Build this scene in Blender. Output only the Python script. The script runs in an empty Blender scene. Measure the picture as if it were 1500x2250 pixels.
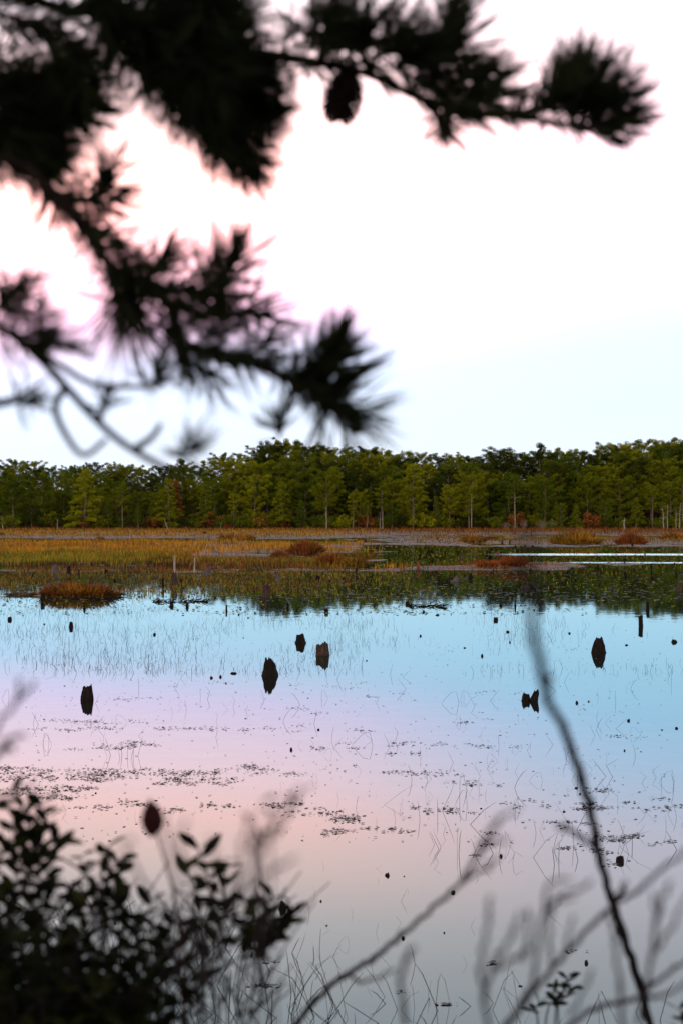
import bpy, math, random
import numpy as np
from mathutils import Vector, noise as mnoise

random.seed(7); rng = np.random.default_rng(7)
sc = bpy.context.scene
COL = sc.collection
R = math.radians
H = 3.2          # eye height above the pond, metres
F = 3400.0       # focal length in photograph pixels (1500 x 2250)

# ------------------------------------------------------------------ camera, sky, sun, exposure
cam_d = bpy.data.cameras.new('camera'); cam = bpy.data.objects.new('camera', cam_d); COL.objects.link(cam)
cam.location = (0, 0, H); cam.rotation_euler = (R(90), 0, 0)
cam_d.sensor_fit = 'VERTICAL'; cam_d.sensor_height = 36.0; cam_d.sensor_width = 24.0
cam_d.lens = 36.0 * F / 2250.0
cam_d.clip_start = 0.05; cam_d.clip_end = 6000
cam_d.dof.use_dof = True; cam_d.dof.focus_distance = 26.0; cam_d.dof.aperture_fstop = 4.4
sc.camera = cam

world = bpy.data.worlds.new('World'); sc.world = world; world.use_nodes = True
wn = world.node_tree; wn.nodes.clear()
def wnode(t): return wn.nodes.new(t)
wo = wnode('ShaderNodeOutputWorld'); bg = wnode('ShaderNodeBackground')
tc = wnode('ShaderNodeTexCoord'); sp = wnode('ShaderNodeSeparateXYZ')
wn.links.new(tc.outputs['Generated'], sp.inputs[0])
mx = wnode('ShaderNodeMath'); mx.operation = 'MULTIPLY'; mx.inputs[1].default_value = -0.08
wn.links.new(sp.outputs['X'], mx.inputs[0])
md = wnode('ShaderNodeMath'); md.operation = 'ADD'
wn.links.new(sp.outputs['Z'], md.inputs[0]); wn.links.new(mx.outputs[0], md.inputs[1])
# dusk bands: blue low, lilac and rose above them, pale overhead (position = sine of elevation)
SKY_TOP = [(0.40, (1.5, 1.35, 1.45)), (0.55, (0.75, 0.75, 0.85)), (0.75, (0.42, 0.46, 0.58)), (1.0, (0.32, 0.38, 0.52))]
SKY_ROSE = [(0.000, (0.88, 0.94, 1.00)), (0.055, (0.92, 1.02, 1.22)), (0.085, (0.98, 1.10, 1.36)), (0.105, (1.15, 1.15, 1.48)),
       (0.130, (2.05, 1.27, 1.70)), (0.170, (3.2, 1.68, 1.82)), (0.200, (4.0, 1.84, 1.70)), (0.225, (3.7, 1.95, 1.78)), (0.260, (2.9, 1.95, 1.92)), (0.320, (2.2, 1.82, 1.94))] + SKY_TOP
SKY_BLUE = [(0.000, (0.88, 0.95, 1.02)), (0.055, (0.86, 1.02, 1.26)), (0.090, (0.88, 1.10, 1.42)), (0.115, (0.98, 1.20, 1.60)),
       (0.150, (1.5, 1.42, 1.85)), (0.185, (2.3, 1.62, 1.90)), (0.225, (2.6, 1.78, 1.94)), (0.260, (2.35, 1.74, 1.84)), (0.320, (2.1, 1.78, 1.92))] + SKY_TOP
def sky_ramp(stops):
    r = wnode('ShaderNodeValToRGB'); cr = r.color_ramp; cr.interpolation = 'LINEAR'
    while len(cr.elements) > 1: cr.elements.remove(cr.elements[-1])
    for i, (p, c) in enumerate(stops):
        e = cr.elements[0] if i == 0 else cr.elements.new(p)
        e.position = p; e.color = (c[0] / 4.6, c[1] / 4.6, c[2] / 4.6, 1)
    wn.links.new(md.outputs[0], r.inputs[0]); return r
rose, blue = sky_ramp(SKY_ROSE), sky_ramp(SKY_BLUE)      # the rose glow sits to the left, the right stays bluer
side = wnode('ShaderNodeMapRange'); side.interpolation_type = 'SMOOTHSTEP'
side.inputs[1].default_value = -0.06; side.inputs[2].default_value = 0.20
wn.links.new(sp.outputs['X'], side.inputs[0])
ramp = wnode('ShaderNodeMix'); ramp.data_type = 'RGBA'
wn.links.new(side.outputs[0], ramp.inputs[0]); wn.links.new(rose.outputs[0], ramp.inputs[6]); wn.links.new(blue.outputs[0], ramp.inputs[7])
sky = wnode('ShaderNodeTexSky'); sky.sky_type = 'NISHITA'; sky.sun_disc = False
SUN_EL, SUN_AZ = R(28), R(205)           # sun lamp added behind the camera, set high to top-light the far crowns
sky.sun_elevation = SUN_EL; sky.sun_rotation = SUN_AZ
bg2 = wnode('ShaderNodeBackground'); bg2.inputs[1].default_value = 0.05 * 0.1
bg.inputs[1].default_value = 4.6
wn.links.new(ramp.outputs[2], bg.inputs[0]); wn.links.new(sky.outputs[0], bg2.inputs[0])
wadd = wnode('ShaderNodeAddShader')
wn.links.new(bg.outputs[0], wadd.inputs[0]); wn.links.new(bg2.outputs[0], wadd.inputs[1])
wn.links.new(wadd.outputs[0], wo.inputs[0])

sun_d = bpy.data.lights.new('sun', 'SUN'); sun = bpy.data.objects.new('sun', sun_d); COL.objects.link(sun)
sun_d.energy = 1.5; sun_d.angle = R(14); sun_d.color = (1.0, 0.86, 0.66)
sd = Vector((math.sin(SUN_AZ) * math.cos(SUN_EL), math.cos(SUN_AZ) * math.cos(SUN_EL), math.sin(SUN_EL)))
sun.rotation_euler = (-sd).to_track_quat('-Z', 'Y').to_euler()
sun.location = (-10, -30, 20)

vs = sc.view_settings
vs.view_transform = 'Standard'; vs.look = 'None'; vs.exposure = 0.0; vs.gamma = 1.0; vs.use_curve_mapping = False
sc.cycles.max_bounces = 6; sc.cycles.diffuse_bounces = 2; sc.cycles.glossy_bounces = 3; sc.cycles.transparent_max_bounces = 4
sc.cycles.use_denoising = True

# ------------------------------------------------------------------ helpers
def P(px, py, d):                       # a photograph pixel at a distance -> a point in the place
    return np.array(((px - 750) / F * d, d, H - (py - 1125) / F * d))
def dist_at(py): return H * F / (py - 1125.0)
def W(px, py):                          # where the pixel meets the water
    d = dist_at(py); return np.array(((px - 750) / F * d, d, 0.0))

def tag(o, label=None, cat=None, group=None, kind=None):
    if label: o['label'] = label
    if cat: o['category'] = cat
    if group: o['group'] = group
    if kind: o['kind'] = kind
    return o
def empty(name, loc, label, cat, group=None):
    o = bpy.data.objects.new(name, None); COL.objects.link(o); o.location = loc; o.empty_display_size = 0.2
    return tag(o, label, cat, group)
def copy_tree(o, parent=None):
    c = o.copy(); COL.objects.link(c)
    c.parent = parent
    for ch in list(o.children): copy_tree(ch, c)
    return c

class MB:
    def __init__(s): s.v = []; s.f = []; s.n = 0; s.mi = []
    def add(s, verts, faces, mi=0):
        verts = np.asarray(verts, dtype=float); b = s.n
        s.v.append(verts); s.n += len(verts)
        for f in faces: s.f.append(tuple(b + i for i in f)); s.mi.append(mi)
    def tube(s, pts, rad, sides=6, cap=True, mi=0):
        pts = np.asarray(pts, float); n = len(pts)
        rad = np.broadcast_to(np.asarray(rad, float), (n,))
        t = np.gradient(pts, axis=0); t /= np.linalg.norm(t, axis=1)[:, None] + 1e-9
        up = np.array((0, 0, 1.0)) if abs(t[0][2]) < .9 else np.array((1.0, 0, 0))
        u = np.cross(t[0], up); u /= np.linalg.norm(u)
        vs_ = []
        a = np.arange(sides) * 2 * math.pi / sides
        for i in range(n):
            u = u - t[i] * np.dot(u, t[i]); u /= np.linalg.norm(u) + 1e-9
            w = np.cross(t[i], u)
            vs_.append(pts[i] + rad[i] * (np.cos(a)[:, None] * u + np.sin(a)[:, None] * w))
        fs = []
        for i in range(n - 1):
            for k in range(sides):
                k2 = (k + 1) % sides
                fs.append((i * sides + k, i * sides + k2, (i + 1) * sides + k2, (i + 1) * sides + k))
        if cap:
            fs.append(tuple(range(sides - 1, -1, -1))); fs.append(tuple((n - 1) * sides + k for k in range(sides)))
        s.add(np.concatenate(vs_), fs, mi)
    def build(s, name, mat, parent=None, smooth=False):
        me = bpy.data.meshes.new(name)
        me.from_pydata(np.concatenate(s.v).tolist() if s.v else [], [], s.f); 
        mats = mat if isinstance(mat, (list, tuple)) else [mat]
        for m in mats: me.materials.append(m)
        if len(mats) > 1: me.polygons.foreach_set('material_index', s.mi)
        if smooth: me.polygons.foreach_set('use_smooth', [True] * len(me.polygons))
        o = bpy.data.objects.new(name, me); COL.objects.link(o)
        if parent is not None: o.parent = parent
        return o
def quads_object(name, V, nper, mat, parent=None):
    """V: (N, nper, 3): N separate little faces"""
    V = np.asarray(V, dtype=np.float32); N = V.shape[0]
    me = bpy.data.meshes.new(name)
    me.vertices.add(N * nper); me.vertices.foreach_set('co', V.reshape(-1))
    me.loops.add(N * nper); me.loops.foreach_set('vertex_index', np.arange(N * nper, dtype=np.int32))
    me.polygons.add(N); me.polygons.foreach_set('loop_start', np.arange(N, dtype=np.int32) * nper)
    me.polygons.foreach_set('loop_total', np.full(N, nper, dtype=np.int32))
    me.update(calc_edges=True); me.materials.append(mat)
    o = bpy.data.objects.new(name, me); COL.objects.link(o)
    if parent is not None: o.parent = parent
    return o
def smooth_path(pts, k=6):
    pts = [np.asarray(p, float) for p in pts]
    pts = [2 * pts[0] - pts[1]] + pts + [2 * pts[-1] - pts[-2]]
    out = []
    for i in range(1, len(pts) - 2):
        p0, p1, p2, p3 = pts[i - 1:i + 3]
        for j in range(k):
            t = j / k
            out.append(.5 * ((2 * p1) + (-p0 + p2) * t + (2 * p0 - 5 * p1 + 4 * p2 - p3) * t * t + (-p0 + 3 * p1 - 3 * p2 + p3) * t ** 3))
    out.append(pts[-2]); return np.array(out)
def unit(v):
    v = np.asarray(v, float); return v / (np.linalg.norm(v, axis=-1, keepdims=True) + 1e-9)

# ------------------------------------------------------------------ materials
def mat(name, c1, c2=None, scale=3.0, rough=0.9, island=False, objrand=0.0, spec=0.2, bump=0.0, trans=0.0, stretch=None, c3=None, isl=.5, lo=.3, hi=.7):
    m = bpy.data.materials.new(name); m.use_nodes = True; nt = m.node_tree; nt.nodes.clear()
    N = lambda t: nt.nodes.new(t)
    out = N('ShaderNodeOutputMaterial'); b = N('ShaderNodeBsdfPrincipled')
    b.inputs['Roughness'].default_value = rough; b.inputs['Specular IOR Level'].default_value = spec
    co = N('ShaderNodeTexCoord'); nz = N('ShaderNodeTexNoise'); nz.inputs['Scale'].default_value = scale; nz.inputs['Detail'].default_value = 5
    if stretch:
        mp = N('ShaderNodeMapping'); mp.inputs['Scale'].default_value = stretch
        nt.links.new(co.outputs['Object'], mp.inputs[0]); nt.links.new(mp.outputs[0], nz.inputs['Vector'])
    else: nt.links.new(co.outputs['Object'], nz.inputs['Vector'])
    rp = N('ShaderNodeValToRGB'); rp.color_ramp.elements[0].color = (*c1, 1); rp.color_ramp.elements[1].color = (*(c2 or c1), 1)
    rp.color_ramp.elements[0].position = lo; rp.color_ramp.elements[1].position = hi
    if c3: e = rp.color_ramp.elements.new(.85); e.color = (*c3, 1)
    fac = nz.outputs['Fac']
    def mix2(a, bb, w):
        k = N('ShaderNodeMix'); k.data_type = 'FLOAT'; k.inputs[0].default_value = w
        nt.links.new(a, k.inputs[2]); nt.links.new(bb, k.inputs[3]); return k.outputs[0]
    if island:
        g = N('ShaderNodeNewGeometry'); fac = mix2(fac, g.outputs['Random Per Island'], isl)
    if objrand:
        oi = N('ShaderNodeObjectInfo'); fac = mix2(fac, oi.outputs['Random'], objrand)
    nt.links.new(fac, rp.inputs[0]); nt.links.new(rp.outputs[0], b.inputs['Base Color'])
    if bump:
        bp = N('ShaderNodeBump'); bp.inputs['Strength'].default_value = bump; bp.inputs['Distance'].default_value = 0.02
        nt.links.new(nz.outputs['Fac'], bp.inputs['Height']); nt.links.new(bp.outputs[0], b.inputs['Normal'])
    if trans:
        tr = N('ShaderNodeBsdfTranslucent'); nt.links.new(rp.outputs[0], tr.inputs[0])
        ms = N('ShaderNodeMixShader'); ms.inputs[0].default_value = trans
        nt.links.new(b.outputs[0], ms.inputs[1]); nt.links.new(tr.outputs[0], ms.inputs[2]); nt.links.new(ms.outputs[0], out.inputs[0])
    else: nt.links.new(b.outputs[0], out.inputs[0])
    return m
M = {}
M['olive'] = mat('olive_pine_foliage', (0.045, 0.066, 0.003), (0.215, 0.215, 0.006), .35, island=True, objrand=.25, trans=.15, spec=.03)
M['green'] = mat('green_pine_foliage', (0.024, 0.050, 0.003), (0.13, 0.15, 0.006), .35, island=True, objrand=.25, trans=.15, spec=.03)
M['dark'] = mat('dark_cedar_foliage', (0.010, 0.020, 0.003), (0.050, 0.060, 0.005), .35, island=True, objrand=.25, trans=.1, spec=.03)
M['rust'] = mat('rusty_foliage', (0.10, 0.035, 0.006), (0.22, 0.08, 0.01), .5, island=True, trans=.15)
M['red'] = mat('red_foliage', (0.12, 0.012, 0.006), (0.24, 0.035, 0.01), .5, island=True, trans=.15)
M['bark'] = mat('grey_bark', (0.06, 0.045, 0.03), (0.17, 0.13, 0.085), 2.5, bump=.5)
M['palewood'] = mat('bleached_wood', (0.13, 0.11, 0.08), (0.30, 0.26, 0.20), 3.0, bump=.3, stretch=(6, 6, 1))
M['stump'] = mat('wet_rotten_wood', (0.003, 0.0025, 0.002), (0.012, 0.008, 0.006), 5.0, bump=.8, stretch=(5, 5, 1), rough=.85, spec=.08)
M['stump_brown'] = mat('weathered_brown_wood', (0.010, 0.006, 0.004), (0.055, 0.033, 0.022), 5.0, bump=.8, stretch=(5, 5, 1))
M['stump_grey'] = mat('weathered_grey_wood', (0.02, 0.015, 0.013), (0.10, 0.078, 0.065), 5.0, bump=.8, stretch=(5, 5, 1))
M['stump_red'] = mat('red_brown_wood', (0.09, 0.02, 0.012), (0.17, 0.045, 0.02), 5.0, bump=.6, stretch=(5, 5, 1))
M['gold'] = mat('golden_sedge', (0.065, 0.042, 0.005), (0.44, 0.20, 0.014), .16, island=True, trans=.25, isl=.3, lo=.36, hi=.62)
M['greengrass'] = mat('green_sedge', (0.035, 0.045, 0.004), (0.22, 0.19, 0.012), .2, island=True, trans=.25, isl=.35, lo=.36, hi=.64)
M['browngrass'] = mat('rust_brown_sedge', (0.035, 0.014, 0.004), (0.21, 0.085, 0.012), .3, island=True, trans=.2, isl=.4, lo=.36, hi=.66)
M['redgrass'] = mat('red_sedge', (0.11, 0.022, 0.006), (0.26, 0.06, 0.012), .4, island=True, trans=.2)
M['darksedge'] = mat('dead_dark_sedge', (0.012, 0.008, 0.004), (0.05, 0.026, 0.008), .4, island=True)
M['greytwig'] = mat('grey_twigs', (0.09, 0.07, 0.05), (0.20, 0.16, 0.12), 2.0)
M['browntwig'] = mat('brown_twigs', (0.05, 0.022, 0.012), (0.12, 0.05, 0.02), 2.0)
M['ground'] = mat('wet_mud_and_soil', (0.014, 0.010, 0.007), (0.085, 0.064, 0.046), 1.6, rough=.65, spec=.16, bump=.6)
M['forest_floor'] = mat('needle_litter', (0.020, 0.013, 0.006), (0.06, 0.035, 0.014), .6, rough=.95, spec=.02)
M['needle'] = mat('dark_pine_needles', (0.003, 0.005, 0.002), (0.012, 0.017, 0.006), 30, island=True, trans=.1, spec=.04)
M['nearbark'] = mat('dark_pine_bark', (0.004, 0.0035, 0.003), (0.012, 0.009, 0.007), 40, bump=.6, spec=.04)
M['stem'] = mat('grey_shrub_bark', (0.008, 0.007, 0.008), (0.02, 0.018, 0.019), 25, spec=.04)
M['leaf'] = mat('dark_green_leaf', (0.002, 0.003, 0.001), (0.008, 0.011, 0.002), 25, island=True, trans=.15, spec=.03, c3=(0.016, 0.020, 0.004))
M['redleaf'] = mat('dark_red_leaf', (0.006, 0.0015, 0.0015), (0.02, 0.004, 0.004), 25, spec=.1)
M['rush'] = mat('dark_rush_stalk', (0.006, 0.005, 0.004), (0.025, 0.02, 0.016), 10, spec=.05)
M['pad'] = mat('floating_leaf_dark', (0.006, 0.009, 0.011), (0.035, 0.04, 0.042), 3, island=True, rough=.6, spec=.25)
M['yellowpad'] = mat('floating_pad_yellow_green', (0.04, 0.045, 0.003), (0.20, 0.18, 0.014), 3, island=True, rough=.9, spec=.05)

def water_material():
    m = bpy.data.materials.new('still_tea_brown_water'); m.use_nodes = True; nt = m.node_tree; nt.nodes.clear()
    N = lambda t: nt.nodes.new(t); L = nt.links.new
    out = N('ShaderNodeOutputMaterial'); fr = N('ShaderNodeFresnel'); fr.inputs[0].default_value = 1.33
    di = N('ShaderNodeBsdfDiffuse'); di.inputs[0].default_value = (0.012, 0.009, 0.006, 1)
    gl = N('ShaderNodeBsdfAnisotropic'); gl.inputs[0].default_value = (0.67, 0.97, 1.0, 1)
    mixs = N('ShaderNodeMixShader')
    geo = N('ShaderNodeNewGeometry'); sp = N('ShaderNodeSeparateXYZ'); L(geo.outputs['Position'], sp.inputs[0])
    # breeze bands: strips of ruffled water across the right of the channel
    wob = N('ShaderNodeTexNoise'); wob.inputs['Scale'].default_value = .09; L(geo.outputs['Position'], wob.inputs['Vector'])
    def math_(op, a, b=None):
        n = N('ShaderNodeMath'); n.operation = op
        for i, v in enumerate((a, b)):
            if v is None: continue
            if isinstance(v, (int, float)): n.inputs[i].default_value = v
            else: L(v, n.inputs[i])
        return n.outputs[0]
    yy = math_('ADD', sp.outputs['Y'], math_('MULTIPLY', math_('SUBTRACT', wob.outputs['Fac'], .5), 3.5))
    def band(yc, hw, x0, x1):
        n = N('ShaderNodeMapRange'); n.interpolation_type = 'SMOOTHSTEP'
        L(math_('ABSOLUTE', math_('SUBTRACT', yy, yc)), n.inputs[0])
        n.inputs[1].default_value = hw * 1.25; n.inputs[2].default_value = hw * .5; n.inputs[3].default_value = 0; n.inputs[4].default_value = 1
        k = N('ShaderNodeMapRange'); k.interpolation_type = 'SMOOTHSTEP'; L(sp.outputs['X'], k.inputs[0])
        k.inputs[1].default_value = x0; k.inputs[2].default_value = x1; k.inputs[3].default_value = 0; k.inputs[4].default_value = 1
        return math_('MULTIPLY', n.outputs[0], k.outputs[0])
    b1 = band(116.5, 2.6, 9, 17); b2 = math_('MULTIPLY', band(98.0, 1.3, 8, 18), .7)
    b3 = math_('MULTIPLY', band(181.0, 4.5, -14, -8), .0)
    ruf = math_('MAXIMUM', b1, b2)
    rr = N('ShaderNodeMapRange'); L(ruf, rr.inputs[0]); rr.inputs[3].default_value = 0.02; rr.inputs[4].default_value = 0.34
    L(rr.outputs[0], gl.inputs['Roughness'])
    nz = N('ShaderNodeTexNoise'); nz.inputs['Scale'].default_value = 1.4; nz.inputs['Detail'].default_value = 3
    L(geo.outputs['Position'], nz.inputs['Vector'])
    bp = N('ShaderNodeBump'); bp.inputs['Strength'].default_value = .06; bp.inputs['Distance'].default_value = .02
    L(nz.outputs['Fac'], bp.inputs['Height'])
    L(bp.outputs[0], gl.inputs['Normal'])
    L(fr.outputs[0], mixs.inputs[0]); L(di.outputs[0], mixs.inputs[1]); L(gl.outputs[0], mixs.inputs[2]); L(mixs.outputs[0], out.inputs[0])
    return m
M['water'] = water_material()

# ------------------------------------------------------------------ ground and water
# low land of the marsh, listed as strips (left, right, far edge, near edge) on the map of the photograph
LAND = [(-400, 900, 1162, 1184), (700, 2000, 1162, 1177), (-400, 560, 1189, 1226), (400, 790, 1192, 1217), (-400, 500, 1215, 1245), (330, 830, 1230, 1251),
        (-300, 900, 1249, 1256), (20, 268, 1300, 1311), (820, 1340, 1240, 1254), (850, 2000, 1180, 1199), (1020, 1160, 1238, 1249)]
def marsh(px, py):
    m = np.full(px.shape, -1.0)
    for i, (a, b, c, d) in enumerate(LAND):
        ex = np.minimum(px - a, b - px) / 90.0 + 1.3 * n1
        ey = np.minimum(py - c, d - py) / 6.0 + .35 * n1
        m = np.maximum(m, np.clip(np.minimum(ex, ey), -1, 1))
    return m
def fnoise(x, y, s, seed=0):
    out = np.empty(x.shape); xf, yf = x.ravel() * s, y.ravel() * s; o = out.ravel()
    for i in range(len(xf)): o[i] = mnoise.noise((xf[i], yf[i], seed))
    return out
def axis(segs):
    out = []
    for a, b, st in segs: out += list(np.arange(a, b, st))
    return np.array(out)
gx = axis([(-900, -140, 60), (-140, -62, 3), (-62, 62, .8), (62, 140, 3), (140, 901, 60)])
gy = axis([(-60, -6, 3), (-6, 9, .5), (9, 58, 3.5), (58, 130, .55), (130, 290, 1.2), (290, 420, 5), (420, 3000, 90)])
GX, GY = np.meshgrid(gx, gy)
pxg = 750 + F * GX / np.maximum(GY, 1); pyg = 1125 + H * F / np.maximum(GY, 1)
n1 = fnoise(GX, GY, .12, 1); n2 = fnoise(GX, GY, .55, 5)
mm = marsh(pxg, pyg)
zf = np.where(GY > 50, 0.05 + .12 * mm + .10 * n1 + .15 * n2 - .10, -0.9)
zf = np.where(GY > 50, zf, np.minimum(zf, -0.3))
shore = np.clip((GY - 262) / 14, 0, 1); rise = np.clip((GY - 277) / 45, 0, 1)
zf = np.where(GY > 258, np.maximum(zf, .25 * shore + .05 * n1) + rise * 7.5, zf)
tb = np.clip((GY - 3.4) / 4.2, 0, 1); tb = tb * tb * (3 - 2 * tb)
bank = 1.6 + .1 * n1 + .05 * n2 - 2.4 * tb
zf = np.where(GY < 9, np.where(GY > 7.6, -0.8, bank), zf)
nx, ny = len(gx), len(gy)
gv = np.stack([GX, GY, zf], -1).reshape(-1, 3)
gi = np.arange((ny - 1) * (nx - 1)); r_, c_ = gi // (nx - 1), gi % (nx - 1); a_ = r_ * nx + c_
gq = np.stack([a_, a_ + 1, a_ + nx + 1, a_ + nx], -1)
me = bpy.data.meshes.new('ground'); me.from_pydata(gv.tolist(), [], gq.tolist()); me.materials.append(M['ground'])
me.materials.append(M['forest_floor']); me.polygons.foreach_set('material_index', ((GY.reshape(-1)[a_] > 266) | (GY.reshape(-1)[a_] < 6)).astype(np.int32))
me.polygons.foreach_set('use_smooth', [True] * len(me.polygons))
ground = bpy.data.objects.new('ground', me); COL.objects.link(ground)
tag(ground, 'dark wet mud flats, pond bed and forest floor', 'ground', kind='structure')
def gz(x, y):
    i = min(max(int(np.searchsorted(gx, x)) - 1, 0), nx - 2); j = min(max(int(np.searchsorted(gy, y)) - 1, 0), ny - 2)
    u = (x - gx[i]) / (gx[i + 1] - gx[i]); v = (y - gy[j]) / (gy[j + 1] - gy[j])
    return (zf[j, i] * (1 - u) + zf[j, i + 1] * u) * (1 - v) + (zf[j + 1, i] * (1 - u) + zf[j + 1, i + 1] * u) * v

wb = MB(); wb.add([(-880, 2, 0), (880, 2, 0), (880, 285, 0), (-880, 285, 0)], [(0, 1, 2, 3)])
tag(wb.build('pond_water', M['water']), 'still pond mirroring the pink and blue evening sky', 'water', kind='structure')

# ------------------------------------------------------------------ the far wood
def rand_quads(c, rad, n, size, flat=.65):
    """n small leaf faces in an ellipsoid round c"""
    d = unit(rng.normal(size=(n, 3))); r = rng.random(n) ** (1 / 2.2)
    p = c + d * r[:, None] * np.array((rad, rad, rad * flat))
    a = unit(rng.normal(size=(n, 3)) + np.array((0, 0, .2))); b = unit(np.cross(a, rng.normal(size=(n, 3))))
    s = size * rng.uniform(.6, 1.3, n)[:, None]
    w = np.cross(a, b)
    return np.stack([p - b * s * 1.25, p - w * s * .38, p + b * s * 1.25, p + w * s * .38], 1)
def crown_tree(h, R0, base, style, seed, crown_m, dead=0):
    """trunk + limbs mesh data and crown mesh data for a tree of height h"""
    global rng
    rs = random.Random(seed); rng = np.random.default_rng(seed)
    t = MB(); Q = []
    bend = [rs.uniform(-.35, .35) for _ in range(2)]
    def axis_pt(f): return np.array((bend[0] * math.sin(f * 2.4) , bend[1] * math.sin(f * 2.9), h * f))
    r0 = .013 * h + .03
    t.tube([axis_pt(f) + np.array((0, 0, -.3 if f == 0 else 0)) for f in np.linspace(0, .97, 9)], [r0 * (1.25 if f == 0 else 1 - .88 * f) for f in np.linspace(0, .97, 9)], 7)
    nb = {'pine': 34, 'layered': 44, 'cedar': 50, 'thin': 20}[style]
    for i in range(nb):
        f = base + (1 - base) * ((i + rs.random()) / nb) * .98
        q = (f - base) / (1 - base)
        if style == 'pine': prof = (.45 + .75 * math.sin(math.pi * min(1, .22 + q * .62))) * rs.uniform(.6, 1.1) * (1 if q < .93 else .85)
        elif style == 'layered': prof = (1.05 - .85 * q) * rs.uniform(.55, 1.1)
        elif style == 'cedar': prof = (1.0 - .9 * q) * rs.uniform(.7, 1.1)
        else: prof = (.5 + .5 * math.sin(math.pi * q)) * rs.uniform(.5, 1.1)
        L_ = R0 * prof; az = i * 2.4 + rs.uniform(-.5, .5)
        p0 = axis_pt(f * .97)
        lift = {'pine': .25 + .45 * q, 'layered': -.12 + .4 * q, 'cedar': .25 + .6 * q, 'thin': .2 + .4 * q}[style]
        d = np.array((math.cos(az), math.sin(az), lift))
        pm = p0 + d * L_ * .55 + np.array((0, 0, .04 * L_)); p1 = p0 + d * L_ + np.array((0, 0, (.12 if style == 'pine' else -.05) * L_))
        t.tube([p0, pm, p1], [r0 * .3 * (1 - .6 * q), r0 * .2 * (1 - .6 * q), .012], 4, cap=False)
        ncl = max(1, int(round(L_ / (.54 if style != 'cedar' else .6))))
        for k in range(ncl):
            u = 1 - (k / max(1, ncl)) * .75
            c = p0 + (pm - p0) * min(1, u / .55) if u < .55 else pm + (p1 - pm) * (u - .55) / .45
            c = c + np.array([rs.uniform(-.22, .22) for _ in range(3)])
            rad = rs.uniform(.46, .84) * (1 if style in ('pine', 'layered') else .8) * (1 - .3 * q) * (h / 12) ** .4
            Q.append(rand_quads(c, rad, int(150 * (1 if style != 'cedar' else .8)), .095, .82 if style != 'layered' else .58))
    for k in range(3):
        Q.append(rand_quads(axis_pt(.97) + np.array([rs.uniform(-.3, .3), rs.uniform(-.3, .3), rs.uniform(-.35, .25)]), .75, 150, .10, .85))
    return t, np.concatenate(Q)
PROTO = {}
def proto(key, name, h, R0, base, style, seed, m, trunk_m='bark'):
    t, q = crown_tree(h, R0, base, style, seed, m)
    root = empty(name, (0, 0, 0), name, 'tree')
    t.build('trunk', M[trunk_m], root); quads_object('crown', q, 4, M[m], root)
    PROTO[key] = [root, h, False]
proto('pineA', 'pine_tree', 12, 3.1, .22, 'pine', 11, 'olive'); proto('pineB', 'pine_tree', 12, 2.8, .2, 'pine', 12, 'green')
proto('pineC', 'pine_tree', 12, 3.4, .2, 'pine', 13, 'olive'); proto('pineD', 'pine_tree', 12, 2.9, .18, 'pine', 14, 'green')
proto('pineE', 'pine_tree', 12, 2.8, .25, 'pine', 15, 'dark'); proto('pineF', 'pine_tree', 12, 3.0, .35, 'pine', 16, 'olive')
proto('layA', 'pine_tree', 11, 4.0, .10, 'layered', 21, 'olive'); proto('layB', 'pine_tree', 11, 3.3, .12, 'layered', 22, 'green')
proto('layC', 'pine_tree', 11, 3.0, .2, 'layered', 23, 'olive')
proto('cedA', 'cedar_tree', 12, 1.7, .12, 'cedar', 31, 'dark'); proto('cedB', 'cedar_tree', 12, 1.9, .2, 'cedar', 32, 'green')
proto('thinA', 'pine_tree', 11, 1.9, .45, 'thin', 41, 'olive'); proto('thinB', 'pine_tree', 11, 2.0, .5, 'thin', 42, 'green')
proto('rustA', 'pine_tree', 10, 1.8, .25, 'layered', 51, 'rust')
def put_tree(key, x, y, h, label, group, rz=None, cat='tree', wide=1.0):
    root, h0, used = PROTO[key]
    o = copy_tree(root) if used else root
    PROTO[key][2] = True
    s = h / h0; o.location = (x, y, gz(x, y)); o.scale = (s * wide * random.uniform(.9, 1.12), s * wide * random.uniform(.9, 1.12), s)
    o.rotation_euler.z = random.uniform(0, 6.28) if rz is None else rz
    tag(o, label, cat, group); return o
def hpx(y, py_top, x):                  # tree height so that its top shows at this row
    return H - (py_top - 1125) / F * y - gz(x, y)
SKYL = [(-300, 1015), (0, 1024), (50, 1012), (100, 1024), (160, 1018), (230, 1015), (300, 1022), (350, 1027), (400, 1018), (440, 1010), (480, 995), (520, 992),
        (600, 982), (650, 976), (700, 986), (750, 990), (820, 990), (900, 1001), (960, 1000), (1010, 1004), (1050, 1002), (1110, 985), (1160, 995),
        (1190, 980), (1230, 990), (1300, 981), (1370, 978), (1440, 975), (1500, 966), (1800, 975)]
def skyl(px): return float(np.interp(px, [a for a, b in SKYL], [b for a, b in SKYL]))

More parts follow.
